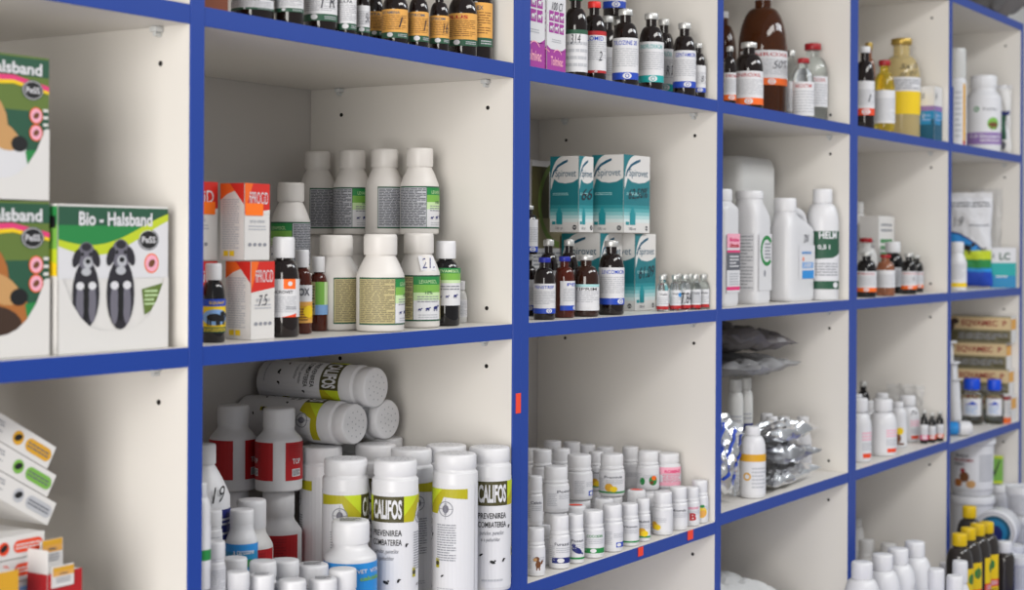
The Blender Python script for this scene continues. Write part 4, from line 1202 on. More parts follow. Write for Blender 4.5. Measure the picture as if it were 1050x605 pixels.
# ================================================================== COLUMN 3, top row
zA3 = lev(3, 'A')
g = 'injection bottles on the third top shelf'
def a_or3(hand=None): return a_inj('ENROXIL', 'red', 'orange', hand, tw=1.3, oval=.0, hx=.3, hy=.6, bh=.2)
inj = [('inj', 742, 755, 48, .035, 'small dark bottle with white and red label cut off by the divider', 'amber_dark', 'alu', a_or3(), (.1, .56), 20),
       ('inj', 753, 783, 44, .032, 'dark bottle with silver cap and orange banded label, in front of the big brown bottle', 'amber_dark', 'alu', a_or3(), (.06, .56), 0),
       ('big', 757, 808, -7, .10, 'big brown bottle with a handwritten 50% on its label', 'amber_warm', 'plastic_cap', a_or3('50%'), (.26, .53), 22),
       ('big', 728, 756, 12, .2, 'big brown bottle mostly hidden behind the divider', 'amber_warm', 'plastic_cap', None, (.2, .5), 0),
       ('inj', 803, 819, 52, .075, 'clear bottle with white label right behind the big brown one', 'glass', 'alu', a_inj('', 'red'), (.14, .56), 0),
       ('inj', 813, 835, 60, .028, 'clear bottle with red cap, shorter of the two red capped ones', 'glass', 'red_cap', a_inj('NEOSTIM', 'red', None, lines=8), (.04, .60), 0),
       ('inj', 818, 849, 45, .07, 'taller clear bottle with red cap, nearest the right side panel', 'glass', 'red_cap', a_inj('GLUCOZA', 'red', None, lines=8), (.2, .58), 8)]
it = []
for q in inj:
    p, r, h = spot(zA3, q[1], q[2], q[3], q[4]); it.append([p.x, p.y, r*.97, h])
relax(it, lo=.003, xr=(CX[3], CX[3] + W))
for (x, y, r, h), q in zip(it, inj):
    bottle(q[0], (x, y, zA3), r, h, 'injection_bottle' if q[0] == 'inj' else 'stock_bottle', q[5], 'bottle', q[6], q[7], q[8], q[10], group=g, lab=q[9])

# ================================================================== COLUMN 3, middle row
zB3 = lev(3, 'B')
def jug(x, y, z, w, d, h, label, art_l=None, art_f=None, capx=0., caph=.12, handle=True, m='plastic', shoulder=.70, name='plastic_jug', ribs=False, capr=.38, group='white plastic jugs', arts=None):
    root = thing(name, label, 'jug', (x, y, z + .0004), 0, group)
    hx, hy = w/2, d/2; e = 5; nt = h*(1 - caph)
    mb = MB()
    cr = min(hx, hy)*capr*2
    rings = [(0, hx*.9, hy*.88, e, 0, 0), (.003, hx*.98, hy*.97, e, 0, 0), (.008, hx, hy, e, 0, 0), (h*shoulder, hx, hy, e, 0, 0), (h*(shoulder + .03), hx*.98, hy*.98, e, 0, 0)]
    for i in range(1, 7):
        t = i/6; k = t*t*(3 - 2*t)
        rings.append((h*(shoulder + .03) + (nt - h*(shoulder + .03))*t, hx*.98*(1 - k) + cr*.92*k, hy*.98*(1 - k) + cr*.92*k, e*(1 - k) + 2*k, capx*hx*k, 0))
    rings.append((nt + .002, cr*.9, cr*.9, 2, capx*hx, 0))
    mb.loft(rings, m, 48)
    if art_l: face_art(mb, art_l, (-hx - .0002, 0, h*.12), (0, -1, 0), (0, 0, 1), d*.82, h*.5)
    if art_f: face_art(mb, art_f, (0, -hy - .0002, h*.12), (1, 0, 0), (0, 0, 1), w*.82, h*.5)
    mb.build('jug_body', root, angle=45)
    c = MB(); c.lathe([(cr*.98, nt), (cr, nt + .002), (cr, h - .003), (cr*.95, h - .0005), (cr*.9, h), (cr*.3, h)], 'plastic_cap', 48, ribs=.025)
    o = c.build('cap', root); o.location = (capx*hx, 0, 0)
    if handle:
        hb = MB(); s = -1 if capx > 0 else 1
        x0, x1 = capx*hx + s*cr*.7, s*hx*.90
        pts = [(x0, 0, nt - h*.05), (x0 + s*.006, 0, nt - h*.0), ((x0*.6 + x1*.4), 0, nt + h*.012), (x1 - s*.012, 0, nt - h*.02), (x1 - s*.002, 0, nt - h*.10), (x1 - s*.001, 0, h*(shoulder - .02))]
        sm = []
        for i in range(len(pts) - 1):
            for k in range(5):
                t = k/5; sm.append(Vector(pts[i]).lerp(Vector(pts[i + 1]), t))
        sm.append(Vector(pts[-1]))
        for _ in range(2): sm = [sm[0]] + [(sm[i - 1] + sm[i]*2 + sm[i + 1])/4 for i in range(1, len(sm) - 1)] + [sm[-1]]
        hb.tube(sm, .0075, m, 12, .9); hb.build('handle', root)
    return root
def a_pinkjug(c):
    c.rect(-1, 1, 0, 1, 'paper'); c.rect(-1, 1, .04, .1, 'pink', 2); c.rect(-1, 1, .38, .68, 'print_dark', 2); c.rect(-1, 1, .76, 1, 'pink_pale', 2)
    c.text('Biotine', .1, .9, 1.4, .07, 'pink', 4, .03); c.text('Ultractin', .1, .8, 1.4, .07, 'red', 4, .03); c.rect(-1, 1, .68, .72, 'pink', 3)
    c.lines(-.6, .8, .42, .64, 4, 'paper', 3); c.lines(-.6, .8, .12, .34, 5, 'print_light', 3)
def a_ringjug(c):
    c.rect(-1, .95, 0, 1, 'paper'); c.lines(-.9, .85, .02, .98, 16, 'print', 3, .3)
def a_ringfront(c):
    c.rect(-1, 1, 0, 1, 'plastic'); c.ring(.2, .7, .27, .2, 'green', 3, 24, .7, 5.5); c.lines(-.1, .8, .55, .85, 5, 'print', 3); c.ell(-.1, .3, .06, 'print', .7, 3)
def a_bluejug(c):
    c.rect(-.5, 1, .2, .85, 'paper'); c.text('DW', .2, .98, .45, .16, 'ink', 5, 0, .3); c.text('wwwww', .2, .7, .9, .06, 'blue_sky'); c.ell(-.1, .58, .04, 'orange', 1, 3)
    c.rect(-.2, .85, .4, .52, 'blue_pale', 3); c.text('ASEP', .3, .46, .7, .08, 'paper', 4); c.rect(-.2, .9, .2, .36, 'blue_sky', 3)
x1_ = CX[3]
jug(x1_ + .088, .047, zB3, .058, .05, on_y(752, 195, .04).z - zB3, 'white jug with pink and grey label, cut off by the divider', a_pinkjug, a_pinkjug, caph=.10, handle=False, shoulder=.80, capr=.42)
jug(x1_ + .229, .055, zB3, .062, .05, on_y(772, 196, .05).z - zB3, 'white jug with a green ring print, second from the divider', a_ringjug, a_ringfront, capx=-.25, caph=.07, handle=True, shoulder=.72, capr=.46)
jug(x1_ + .394, .052, zB3, .116, .044, on_y(800, 203, .05).z - zB3, 'white jug with an arched handle and pale blue label', None, a_bluejug, capx=-.55, caph=.13, handle=True, shoulder=.66, capr=.44)
# large rounded canister behind
hz = on_y(770, 160, .1).z - zB3
root = thing('jerrycan', 'large milky square canister standing behind the white jugs', 'canister', (CX[3] + .375, .157, zB3 + .0004))
mb = MB(); ww, dd_ = .075, .055
mb.loft([(0, ww*.9, dd_*.9, 7, 0, 0), (.006, ww, dd_, 7, 0, 0), (hz*.45, ww, dd_, 7, 0, 0), (hz*.46, ww*.985, dd_*.985, 7, 0, 0), (hz*.48, ww*.985, dd_*.985, 7, 0, 0), (hz*.49, ww, dd_, 7, 0, 0), (hz - .018, ww, dd_, 7, 0, 0), (hz - .006, ww*.97, dd_*.96, 6, 0, 0), (hz - .001, ww*.9, dd_*.88, 6, 0, 0), (hz, ww*.8, dd_*.78, 6, 0, 0)], 'milky', 56)
mb.build('canister_body', root, angle=50)
mb = MB(); mb.lathe([(.018, -.0), (.018, .014), (.016, .016), (.005, .016)], 'plastic_cap', 32, .02, Matrix.Translation((ww - .004, 0, hz*.8)) @ Matrix.Rotation(PI/2, 4, 'Y')); mb.build('cap', root)
def a_half(c):
    c.rect(-1, 1, 0, 1, 'paper'); c.rect(-1, 1, .5, 1, 'green_dark', 2); c.text('HELM', .1, .93, .8, .12, 'paper', 4, .03); c.text('0,5 l', -.1, .72, .5, .09, 'paper', 4, .03)
    c.poly([(-1, .5), (1, .5), (1, .66), (.3, .54)], 'paper', 3); c.lines(-.6, .6, .22, .46, 5, 'print', 3); c.rect(-1, 1, 0, .14, 'green_dark', 3); c.ell(.45, .07, .05, 'paper', 1.2, 4)
put('half', zB3, 827, 860, 194, .034, 'solution_bottle', 'round white bottle with dark green label, right of the handled jug', art=a_half, turn=14, lab=(.10, .62))

# ================================================================== COLUMN 3, bottom row
zC3 = lev(3, 'C')
def a_goldband(c): c.rect(-1, 1, 0, 1, 'paper'); c.rect(-1, 1, .82, 1, 'gold', 2); c.ell(-.35, .45, .1, 'gold', 1, 3); c.ell(-.35, .45, .06, 'paper', 1, 4); c.lines(-.1, .8, .15, .7, 6, 'print_light')
put('half', zC3, 759, 785, 437, .026, 'solution_bottle', 'white bottle with gold shoulder band between the foil bags', art=a_goldband, lab=(.05, .62), turn=5)
def a_stripe(c):
    for i in range(4): c.poly([(-.9 + .5*i, .1), (-.8 + .5*i, .1), (-.5 + .5*i, .9), (-.6 + .5*i, .9)], 'blue', 1)
# leaning foil pouch by the divider
pz = on_z(757, 520, zC3)
pouch((CX[3] + .060, .040, zC3 + .030), .098, .115, .024, 'foil_pouch', 'silver foil pouch with blue stripes leaning against the divider', 'pouch', 'foil', rot=(math.radians(-14), math.radians(24), math.radians(-20)), seed=4, crump=.008, art=a_stripe, group='silver foil pouches')
xs = on_z(812, 502, zC3).x
LY = math.radians(-90)
for i, (dz_, rz, sd, lb, wd, mm) in enumerate(((.018, 2, 11, 'silver foil pouch at the bottom of the right pile', .21, 'foil'), (.053, -3, 23, 'dull silver foil pouch in the middle of the right pile', .20, 'foil_dark'), (.089, 2, 5, 'silver foil pouch on top of the right pile, in front of white caps', .22, 'foil'))):
    pouch((CX[3] + .335 + .012*(i - 1), .010 + .003*i, zC3 + dz_), wd, .062, .020, 'foil_pouch', lb, 'pouch', mm, rot=(LY, math.radians((-2, 1.5, 1)[i]), math.radians(rz)), seed=sd, crump=.008, bend=.002, group='silver foil pouches')
g = 'white bottles behind the foil pouches'
bk = [(741, 758, 438, .08, 'white bottle with plain cap left behind the gold banded one'), (736, 752, 434, .11, 'white bottle at the divider behind the leaning foil pouch'),
      (776, 796, 424, .125, 'white capped bottle at the back, left of the foil pile'), (783, 800, 427, .09, 'white capped bottle right behind the gold banded one'), (796, 814, 427, .125, 'white capped bottle behind the middle of the foil pile'), (803, 821, 431, .088, 'broad white cap just above the foil pile'), (812, 830, 427, .09, 'white capped bottle at the right behind the foil pile')]
it = []
for (a, b, vt, yy, lb) in bk:
    p, r, h = spot(zC3, a, b, vt, yy); it.append([p.x, p.y, min(r, .0155), h])
tl = [(741, 757, 389, .105), (757, 772, 387, .105)]
for (a, b, vt, yy) in tl:
    p, r, h = spot(zC3, a, b, vt, yy); it.append([p.x, p.y, r, h])
relax(it, lo=.055, xr=(CX[3], CX[3] + W))
for (x, y, r, h), (a, b, vt, yy, lb) in zip(it, bk):
    bottle('cone', (x, y, zC3), r, h, 'solution_bottle', lb, 'bottle', art=a_plain, group=g)
def a_bb(c): c.rect(-1, 1, .0, .3, 'blue_navy', 1); c.lines(-.6, .6, .45, .8, 2, 'print_light')
for (x, y, r, h), lb in zip(it[len(bk):], ('tall translucent bottle with blue band under the grey bags, nearer the divider', 'tall translucent bottle under the grey bags, right one')):
    bottle('half', (x, y, zC3), r, h, 'tall_bottle', lb, 'bottle', 'milky', 'milky', a_bb, group=g, wall=.79, neckz=.88, neck=.66, capw=.80, caph=.11, lab=(.5, .72))
ztb = max(it[-1][3], it[-2][3]) + zC3
pouch((CX[3] + .345, .05, ztb + .020), .26, .16, .020, 'plastic_bag', 'grey plastic bag lying across the tall bottles, lower one', 'bag', 'bag_grey', rot=(LY, 0, math.radians(6)), seed=31, crump=.012, group='grey plastic bags')
pouch((CX[3] + .30, .055, ztb + .066), .20, .155, .028, 'plastic_bag', 'crumpled darker grey plastic bag on top of the lower grey bag', 'bag', 'bag_dark', rot=(LY, math.radians(6), math.radians(-8)), seed=37, crump=.014, group='grey plastic bags')
# floor compartment: grey bag
zb3 = lev(3, 'base')
pouch((CX[3] + .235, .05, zb3 + .088), .42, .22, .145, 'plastic_bag', 'pale grey filled bag lying alone in the lowest compartment', 'bag', 'bag_pale', rot=(LY, math.radians(3), 0), seed=41, crump=.012, n=30)

# ================================================================== COLUMN 4, top row
zA4 = lev(4, 'A')
g = 'bottles on the fourth top shelf'
inj = [(877, 897, 48, .03, 'dark bottle with red banded white label beside the wide post', 'amber_dark', 'plastic_cap', a_inj('', 'red', 'orange_red', '1', bh=.2), (.17, .58), 0, .075),
       (884, 898, 44, .075, 'tan bottle with gold cap behind the dark one', 'glass_tan', 'gold_cap', a_plain, (.1, .5), 0, .075),
       (896, 918, 62, .028, 'small yellow bottle with red cap and white label', 'glass_yellow', 'red_cap', a_inj('', 'print_dark', None, lines=10), (.13, .58), 0, .075),
       (905, 944, 40, .075, 'large cream coloured bottle with gold cap and yellow banded label', 'glass_cream', 'gold_cap', lambda c: (c.rect(-1, 1, 0, 1, 'paper'), c.rect(-1, 1, 0, .62, 'yellow', 2), c.lines(-.7, .7, .66, .95, 4, 'print'), c.hand('5x 0', .2, 1.3, .7, .14), c.hand('io 07', .2, 1.1, .7, .12)), (.25, .61), 8, .06)]
it = []
for q in inj:
    p, r, h = spot(zA4, q[0], q[1], q[2], q[3]); it.append([p.x, p.y, r*.97, h])
relax(it, lo=.003, xr=(CX[4], CX[4] + W))
for (x, y, r, h), q in zip(it, inj):
    bottle('inj', (x, y, zA4), r, h, 'injection_bottle', q[4], 'bottle', q[5], q[6], q[7], q[9], group=g, lab=q[8], caph=q[10])
def face_rz(x, y, extra=0): return math.atan2(CAM.y - y, CAM.x - x) + PI/2 + math.radians(extra)
def carton_facing(u0, u1, vT, Y, z, d, name, label, extra=0, cat='box', **k):
    """carton whose front face is turned towards the room so it fills the columns u0..u1"""
    a = on_y(u0, vT, Y); rz = face_rz(a.x, a.y, extra); b = on_y(u1, vT, Y); dd = depth(a)
    w = (u1 - u0)*dd/F; p = Vector((a.x, Y, z))
    return carton((p.x, p.y, z), w, d, a.z - z, name, label, cat, rz=rz, **k)
def a_tealbox(c):
    c.rect(-1, 1, 0, 1, 'card'); c.rect(-1, 1, 0, .62, 'cyan', 2); c.rect(-1, 1, 0, .3, 'petrol', 3); c.rect(-1, 1, .55, .64, 'violet', 4); c.lines(-.7, .5, .35, .5, 2, 'blue_pale', 5); c.rect(.55, 1, .05, .4, 'petrol', 4); c.text('V', -.5, .45, .3, .12, 'paper', 5); c.hand('14', -.6, .82, .5, .14)
carton((CX[4] + .473, .012, zA4), .05, .03, on_y(957, 88, .012).z - zA4, 'medicine_carton', 'white and teal carton with a violet stripe, at the right end of the shelf', front=a_tealbox, left=a_tealbox)

# ------------------------------------------------------------------ column 4, middle row
zB4 = lev(4, 'B')
def a_dots(c): c.rect(-1, 1, 0, 1, 'paper'); [c.ell(-.5 + .35*k, .5, .07, 'ink', 1, 3) for k in range(4)]
g = 'bottles on the fourth middle shelf'
inj = [('inj', 878, 899, 259, .028, 'small dark bottle with orange banded label in front by the wide post', 'amber_black', 'alu', a_or3(), (.12, .58), 0),
       ('inj', 898, 918, 261, .03, 'small clear bottle with red cap and tan contents', 'glass_tan', 'red_cap', a_inj('', 'print', None), (.2, .62), 0),
       ('syr', 904, 927, 248, .075, 'black bottle with white cap below the green printed carton', 'amber_black', 'plastic_cap', a_plain, (.13, .50), 20),
       ('inj', 924, 940, 260, .03, 'dark bottle with white and orange label, left of its hidden twin', 'amber_black', 'alu', a_or3('5'), (.12, .56), 12),
       ('inj', 932, 947, 262, .075, 'dark bottle half hidden behind the orange labelled one, nearest the bare panel', 'amber_black', 'alu', a_or3(), (.12, .56), 30),
       ('inj', 876, 900, 244, .10, 'milky bottle with red cap behind the small dark bottle', 'milky', 'red_cap', a_plain, (.1, .5), 0),
       ('half', 872, 889, 207, .17, 'tall white bottle with dark dots beside the wide post', 'plastic_grey', 'plastic_grey', a_dots, (.45, .62), 0)]
it = []
for q in inj:
    p, r, h = spot(zB4, q[1], q[2], q[3], q[4]); it.append([p.x, p.y, r*.96, h])
relax(it, lo=.003, xr=(CX[4], CX[4] + W))
for (x, y, r, h), q in zip(it, inj):
    bottle(q[0], (x, y, zB4), r, h, 'medicine_bottle', q[5], 'bottle', q[6], q[7], q[8], q[10], group=g, lab=q[9])
def a_greenprint(c):
    c.rect(-1, 1, 0, 1, 'card'); c.lines(-.7, .7, .78, .92, 2, 'print'); 
    for k in range(5): c.lines(-.75, .75, .3 + .085*k, .365 + .085*k, 1, 'green', 3, .8, k)
carton((CX[4] + .405, .105, zB4), .095, .04, on_y(910, 222, .105).z - zB4, 'medicine_carton', 'white carton with rows of green print standing behind the dark bottles', front=a_greenprint, left=lambda c: (c.rect(-1, 1, 0, 1, 'card'), c.lines(-.6, .6, .5, .7, 3, 'print_light')))

# ------------------------------------------------------------------ column 4, bottom row
zC4 = lev(4, 'C')
def a_rl(big=False):
    def f(c):
        c.rect(-1, 1, 0, 1, 'paper'); c.rect(.1, .7, .02, .16, 'orange_red', 2); c.lines(.05, .8, .55, .85, 3, 'pink_pale'); c.lines(.05, .8, .25, .5, 4, 'print_light')
        if big: c.hand('7x', .3, 1.18, .5, .2)
    return f
def a_chick(c):
    c.rect(-1, 1, 0, 1, 'paper'); c.ell(.15, .62, .16, 'yellow', 1, 3); c.ell(-.05, .3, .2, 'brown', .8, 3); c.ell(-.3, .2, .14, 'fur_dark', .8, 4); c.rect(-.4, .5, .02, .1, 'brown', 3)
g = 'white bottles on the fourth lower shelf'
wl = [('syr', 868, 894, 408, .04, 'white bottle with red tab, partly behind the wide post', a_rl(), 10),
      ('syr', 891, 920, 409, .034, 'front white bottle with red tab, second from the wide post', a_rl(), 10),
      ('half', 912, 930, 412, .05, 'white bottle with a yellow and brown animal print', a_chick, 0),
      ('syr', 921, 945, 405, .075, 'white bottle with handwritten 7x near its cap', a_rl(True), 10),
      ('cone', 872, 888, 404, .12, 'white bottle cap at the back beside the wide post', a_plain, 0),
      ('cone', 883, 900, 411, .105, 'white bottle with only a sliver showing between the front two', a_plain, 0),
      ('cone', 895, 914, 403, .115, 'white bottle directly behind the front red tab one', a_plain, 0)]
it = []
for q in wl:
    p, r, h = spot(zC4, q[1], q[2], q[3], q[4]); it.append([p.x, p.y, r*.96, h])
dk = [('inj', 942, 953, 421, .03, 'small dark bottle with pink foot label, left of three', 'pink'), ('inj', 951, 960, 424, .022, 'small dark bottle, middle of three, orange foot label', 'orange_red'), ('inj', 958, 969, 422, .02, 'small dark bottle with bright cap, right of three', 'orange')]
for q in dk:
    p, r, h = spot(zC4, q[1], q[2], q[3], q[4]); it.append([p.x, p.y, r*.96, h])
p, r, h = spot(zC4, 881, 895, 391, .2); it.append([p.x, p.y, r, h])
relax(it, lo=.003, xr=(CX[4], CX[4] + W - .021))
for k, (u, yy) in enumerate(((947.5, .026), (955.5, .018), (963.5, .012))):
    q = it[len(wl) + k]; q[0], q[1], q[2] = on_y(u, 450, yy).x, yy, .0078; q[3] = on_y(u, dk[k][3], yy).z - zC4
for (x, y, r, h), q in zip(it, wl): bottle(q[0], (x, y, zC4), r, h, 'solution_bottle', q[5], 'bottle', art=q[6], turn=q[7], group=g, lab=(.06, .56))
for (x, y, r, h), q in zip(it[len(wl):], dk): bottle('inj', (x, y, zC4), r, h, 'injection_bottle', q[5], 'bottle', 'amber_black', 'alu', a_inj('', 'red', q[6], bh=.3), 0, group='small dark bottles by the thin divider', lab=(.12, .58))
x, y, r, h = it[-1]
bottle('inj', (x, y, zC4), r, h, 'injection_bottle', 'black bottle standing alone at the back behind the white bottles', 'bottle', 'amber_black', 'alu', None)
# clear blister bag at the back
pouch((CX[4] + .5185, .085, zC4 + .004), .08, on_y(940, 398, .05).z - zC4 - .005, .010, 'plastic_bag', 'clear plastic bag standing upright behind the small dark bottles', 'bag', 'film_clear', seed=51, crump=.006, rot=(0, 0, math.radians(-90)))

# ------------------------------------------------------------------ column 4 base compartment and counter bottles
zK = BASE - T
zb4 = lev(4, 'base')
for (a, b, vt, yy, lb) in ((880, 897, 553, .2, 'dim white jar in the dark lowest compartment, beside the wide post'), (902, 920, 557, .22, 'dim white jar in the lowest compartment, behind the counter bottles'), (873, 886, 531, .265, 'taller dim white bottle mostly hidden by the wide post')):
    p, r, h = spot(zb4, a, b, vt, yy)
    bottle('pill' if 'jar' in lb else 'half', (max(p.x, CX[4] + r + .004), p.y, zb4), r, h, 'pill_jar' if 'jar' in lb else 'solution_bottle', lb, 'jar' if 'jar' in lb else 'bottle', 'plastic_grey', 'plastic_grey', a_plain)
def a_hali(c):
    c.rect(-1, 1, 0, 1, 'paper'); c.text('HALI', -.2, .86, .7, .13, 'ink', 4, .03); c.ell(.35, .86, .09, 'green', 1, 3); c.lines(.1, .8, .72, .97, 3, 'green_dark', 4, .5)
    c.rect(-1, 1, 0, .2, 'green_dark', 2); c.lines(-.7, .7, .28, .66, 6, 'print')
g = 'white bottles lined up on the counter'
for (u, vt, yy, lb) in ((884, 576, -.088, 'first white bottle of the counter row, from the wide post'), (905, 568, -.088, 'second white bottle of the counter row'), (921, 562, -.09, 'third white bottle of the counter row'), (938, 555, -.092, 'last white bottle of the counter row, with dark green lettering')):
    p = on_y(u, vt, yy)
    bottle('half', (p.x, yy, zK), .0305, p.z - zK, 'solution_bottle', lb, 'bottle', art=a_hali, turn=22, group=g, lab=(.08, .60), capw=.58)
g = 'small white bottles at the right end of the counter'
for (u, vt, yy, lb, rr) in ((960, 583, -.155, 'small white bottle right of the counter row', .024), (970, 577, -.03, 'small white bottle at the back near the thin divider', .022), (984.5, 575, -.165, 'small white bottle in front of the yellow capped bottles', .023), (979, 590, -.228, 'nearest small white bottle, overlapping another white cap', .023)):
    p = on_y(u, vt, yy)
    bottle('cone', (p.x, yy, zK), rr, p.z - zK, 'solution_bottle', lb, 'bottle', art=a_plain, group=g, capw=.58, neck=.5)

# ================================================================== COLUMN 5
zA5 = lev(5, 'A')
def a_stripes(c):
    c.rect(-1, 1, 0, 1, 'paper'); c.rect(-.55, -.25, 0, .95, 'blue', 2); c.rect(.45, .7, 0, 1, 'gold', 2); c.rect(.45, .7, 0, .06, 'red', 3); c.lines(-.15, .3, .1, .9, 9, 'print_light')
def more_tube(root, r, h):
    pass
put('can', zA5, 972, 991, 50, .05, 'powder_tube', 'tall white tube with blue and yellow stripes beside the thin divider', 'tube', art=a_stripes, cap='milky', turn=0, caph=.3, wall=.66, neckz=.69, lab=(.03, .64))
def a_supp(c):
    c.rect(-1, 1, 0, 1, 'paper'); c.rect(-1, 1, .03, .28, 'violet', 2); c.ring(-.35, .76, .055, .03, 'green', 3); c.text('PetHer', .2, .76, .6, .06, 'print_dark', 4, 0)
    c.ell(.3, .46, .13, 'green_light', 1, 3); c.ell(.3, .44, .05, 'brown', 2.2, 4); c.rect(.2, .26, .34, .42, 'brown', 4); c.rect(.38, .44, .34, .42, 'brown', 4); c.text('K-9 Glucosamin', .05, .2, 1.3, .07, 'paper', 4, .02); c.lines(-.2, .6, .08, .14, 1, 'card')
put('wide', zA5, 991, 1026, 78, .042, 'supplement_jar', 'big white jar with ribbed lid and violet band', 'jar', art=a_supp, turn=8, wall=.70, neckz=.82, neck=.70, capw=.76, caph=.16, ribs=.05, lab=(.07, .70))
def a_dark(c): c.rect(-1, 1, 0, 1, 'card'); c.rect(-.9, .5, .2, .62, 'green_dark', 2); c.rect(-.9, .9, .58, .64, 'blue_navy', 3); c.rect(.5, .75, .2, .55, 'paper', 3); c.ell(-.2, .12, .08, 'print_dark', 1.4, 3)
pouch((CX[5] + .495, .036, zA5 + .004), .046, on_y(1030, 89, .03).z - zA5 - .008, .022, 'treat_pouch', 'white pouch with a dark green panel behind the big ribbed lid jar', 'pouch', 'plastic', rot=(0, 0, face_rz(CX[5] + .49, .04)), seed=61, crump=.003, art=a_dark)
# middle row
zB5 = lev(5, 'B')
def a_cow(c):
    c.rect(-1, 1, 0, 1, 'paper'); c.lines(-.8, .9, .88, .95, 2, 'print_dark'); c.lines(.0, .9, .66, .7, 1, 'print')
    pts = [(-1, .2), (-1, .62)] + [(-1 + 2*i/10, .62 - .3*(i/10)**1.8) for i in range(11)] + [(1, .2)]
    c.poly(pts, 'blue_navy', 2)
    pts = [(-1, .2), (-1, .60)] + [(-1 + 2*i/10, .60 - .30*(i/10)**1.8) for i in range(11)] + [(1, .2)]
    c.poly(pts, 'blue_sky', 3); c.rect(-1, 1, .18, .40, 'green', 4); c.rect(-.2, 1, .3, .40, 'lime', 5); c.rect(-1, 1, 0, .2, 'blue', 5); c.rect(-1, 1, .16, .2, 'blue_sky', 6)
    animal(c, -.15, .36, .13, 'black', 6); c.text('Milk', .6, .42, .5, .03, 'ink', 6, 0); c.hand('1.9', -.5, .72, .5, .1); c.lines(-.6, -.1, .12, .14, 1, 'paper', 7)
def pouch_facing(u0, u1, vT, Y, z, t, name, label, m, extra=0, **k):
    a = on_y((u0 + u1)/2, vT, Y); rz = face_rz(a.x, a.y, extra)
    return pouch((a.x, Y, z + .004), (u1 - u0)*depth(a)/F, a.z - z - .004, t, name, label, 'bag', m, rot=(0, 0, rz), **k)
pouch_facing(971, 1017, 202, .088, zB5, .036, 'feed_bag', 'tall white feed bag with blue arc, green field and a dark cow', 'plastic', art=a_cow, seed=71, crump=.003)
def a_lc(c):
    c.rect(-1, 1, 0, 1, 'paper'); c.rect(-1, 1, 0, .62, 'teal', 2); c.rect(-1, 1, 0, .3, 'cyan', 3); c.text('LC', .1, .78, .85, .18, 'green_dark', 4, .03); c.text('W', -.8, .78, .2, .14, 'print_dark'); c.lines(-.6, .3, .24, .32, 1, 'paper', 4)
pl5 = on_y(1043.5, 270, .02)
carton_facing(1016, 1041, 254, .047, zB5, .010, 'feed_carton', 'white and teal carton lettered LC, next to the feed bag', front=a_lc, left=a_lc, extra=6)
def a_yb(c): c.rect(-1, 1, 0, 1, 'paper'); c.rect(-1, 1, 0, .16, 'yellow', 2); c.lines(-.5, .6, .3, .9, 6, 'print_light')
put('cone', zB5, 972, 991, 248, .028, 'solution_bottle', 'small white bottle with yellow foot band in front of the feed bag', art=a_yb, lab=(.08, .6))
pouch((CX[5] + .513, .075, zB5 + .004), .075, on_y(1024, 198, .06).z - zB5 - .006, .012, 'plastic_bag', 'clear plastic bag standing behind the LC carton', 'bag', 'film_clear', seed=77, crump=.004, rot=(0, 0, math.radians(-90)))
# lower row: stacked horse cartons
zC5 = lev(5, 'C')
def a_eq(c):
    c.rect(-1, 1, 0, 1, 'khaki_dark'); c.rect(-1, 1, .48, .96, 'beige', 2); c.rect(-1, 1, .52, .92, 'beige', 3)
    c.rect(-1, 1, 0, .46, 'khaki_dark', 2); c.lines(-.9, .95, .04, .42, 5, 'olive_dark', 3, .7); c.lines(-.6, .9, .1, .36, 3, 'print', 4, .5, 4)
    c.text('EQVAMEC  P', .18, .71, 1.36, .26, 'red_deep', 5, .02)
    c.ell(-.86, .6, .2, 'fur_dark', .9, 5); c.ell(-.72, .78, .12, 'fur_dark', 1.4, 5); c.ell(-.9, .3, .16, 'black', .6, 5)
xp = CX[5] + W
xe = CX[5] + .484
he = (on_y(1034, 325, .008).z - zC5)/4
for i in range(4):
    sh = (0, .006, .012, 0)[i]
    r_ = carton((xe - (.004 if i == 3 else 0), .006 + sh, zC5 + i*he), .04, .155, he - .0006, 'horse_carton',
           ('horse wormer carton at the foot of the stack, behind the blue capped bottles', 'third horse wormer carton from the top, just above the blue caps', 'second horse wormer carton from the top', 'topmost horse wormer carton of the stack')[i], front=lambda c: (c.rect(-1, 1, 0, 1, 'card'), c.rect(-1, 1, .5, .9, 'orange_paper', 2)), left=a_eq, group='stacked horse wormer cartons', flap=False)
g = 'clear bottles with blue caps'
def a_bc(c): c.rect(-1, 1, 0, 1, 'paper'); c.poly([(-.8, .62), (.6, .62), (.1, .85), (-.3, .7)], 'blue', 2); c.lines(-.6, .6, .1, .55, 4, 'blue_pale')
for (a, b, vt, yy, lb) in ((985, 1008, 388, .074, 'clear bottle with blue cap, left one of two'), (1010, 1029, 389, .032, 'clear bottle with blue cap, right one of two')):
    p, r, h = spot(zC5, a, b, vt, yy)
    bottle('wide', p, r, h, 'clear_bottle', lb, 'bottle', 'glass', 'blue_bright', a_bc, group=g, lab=(.2, .58), neckz=.70, neck=.66, capw=.72, caph=.24, ribs=.02, span=.9)
def a_ow(c): c.rect(-1, 1, 0, 1, 'card'); c.rect(-1, 1, 0, .2, 'orange', 2); c.rect(-1, 1, .8, .92, 'red_deep', 2); c.lines(-.6, .6, .3, .7, 3, 'print_light')
carton((CX[5] + .454, .006, zC5), .026, .02, on_y(1035, 404, .006).z - zC5, 'medicine_carton', 'white carton with orange foot in front of the horse cartons', front=a_ow, left=a_ow)
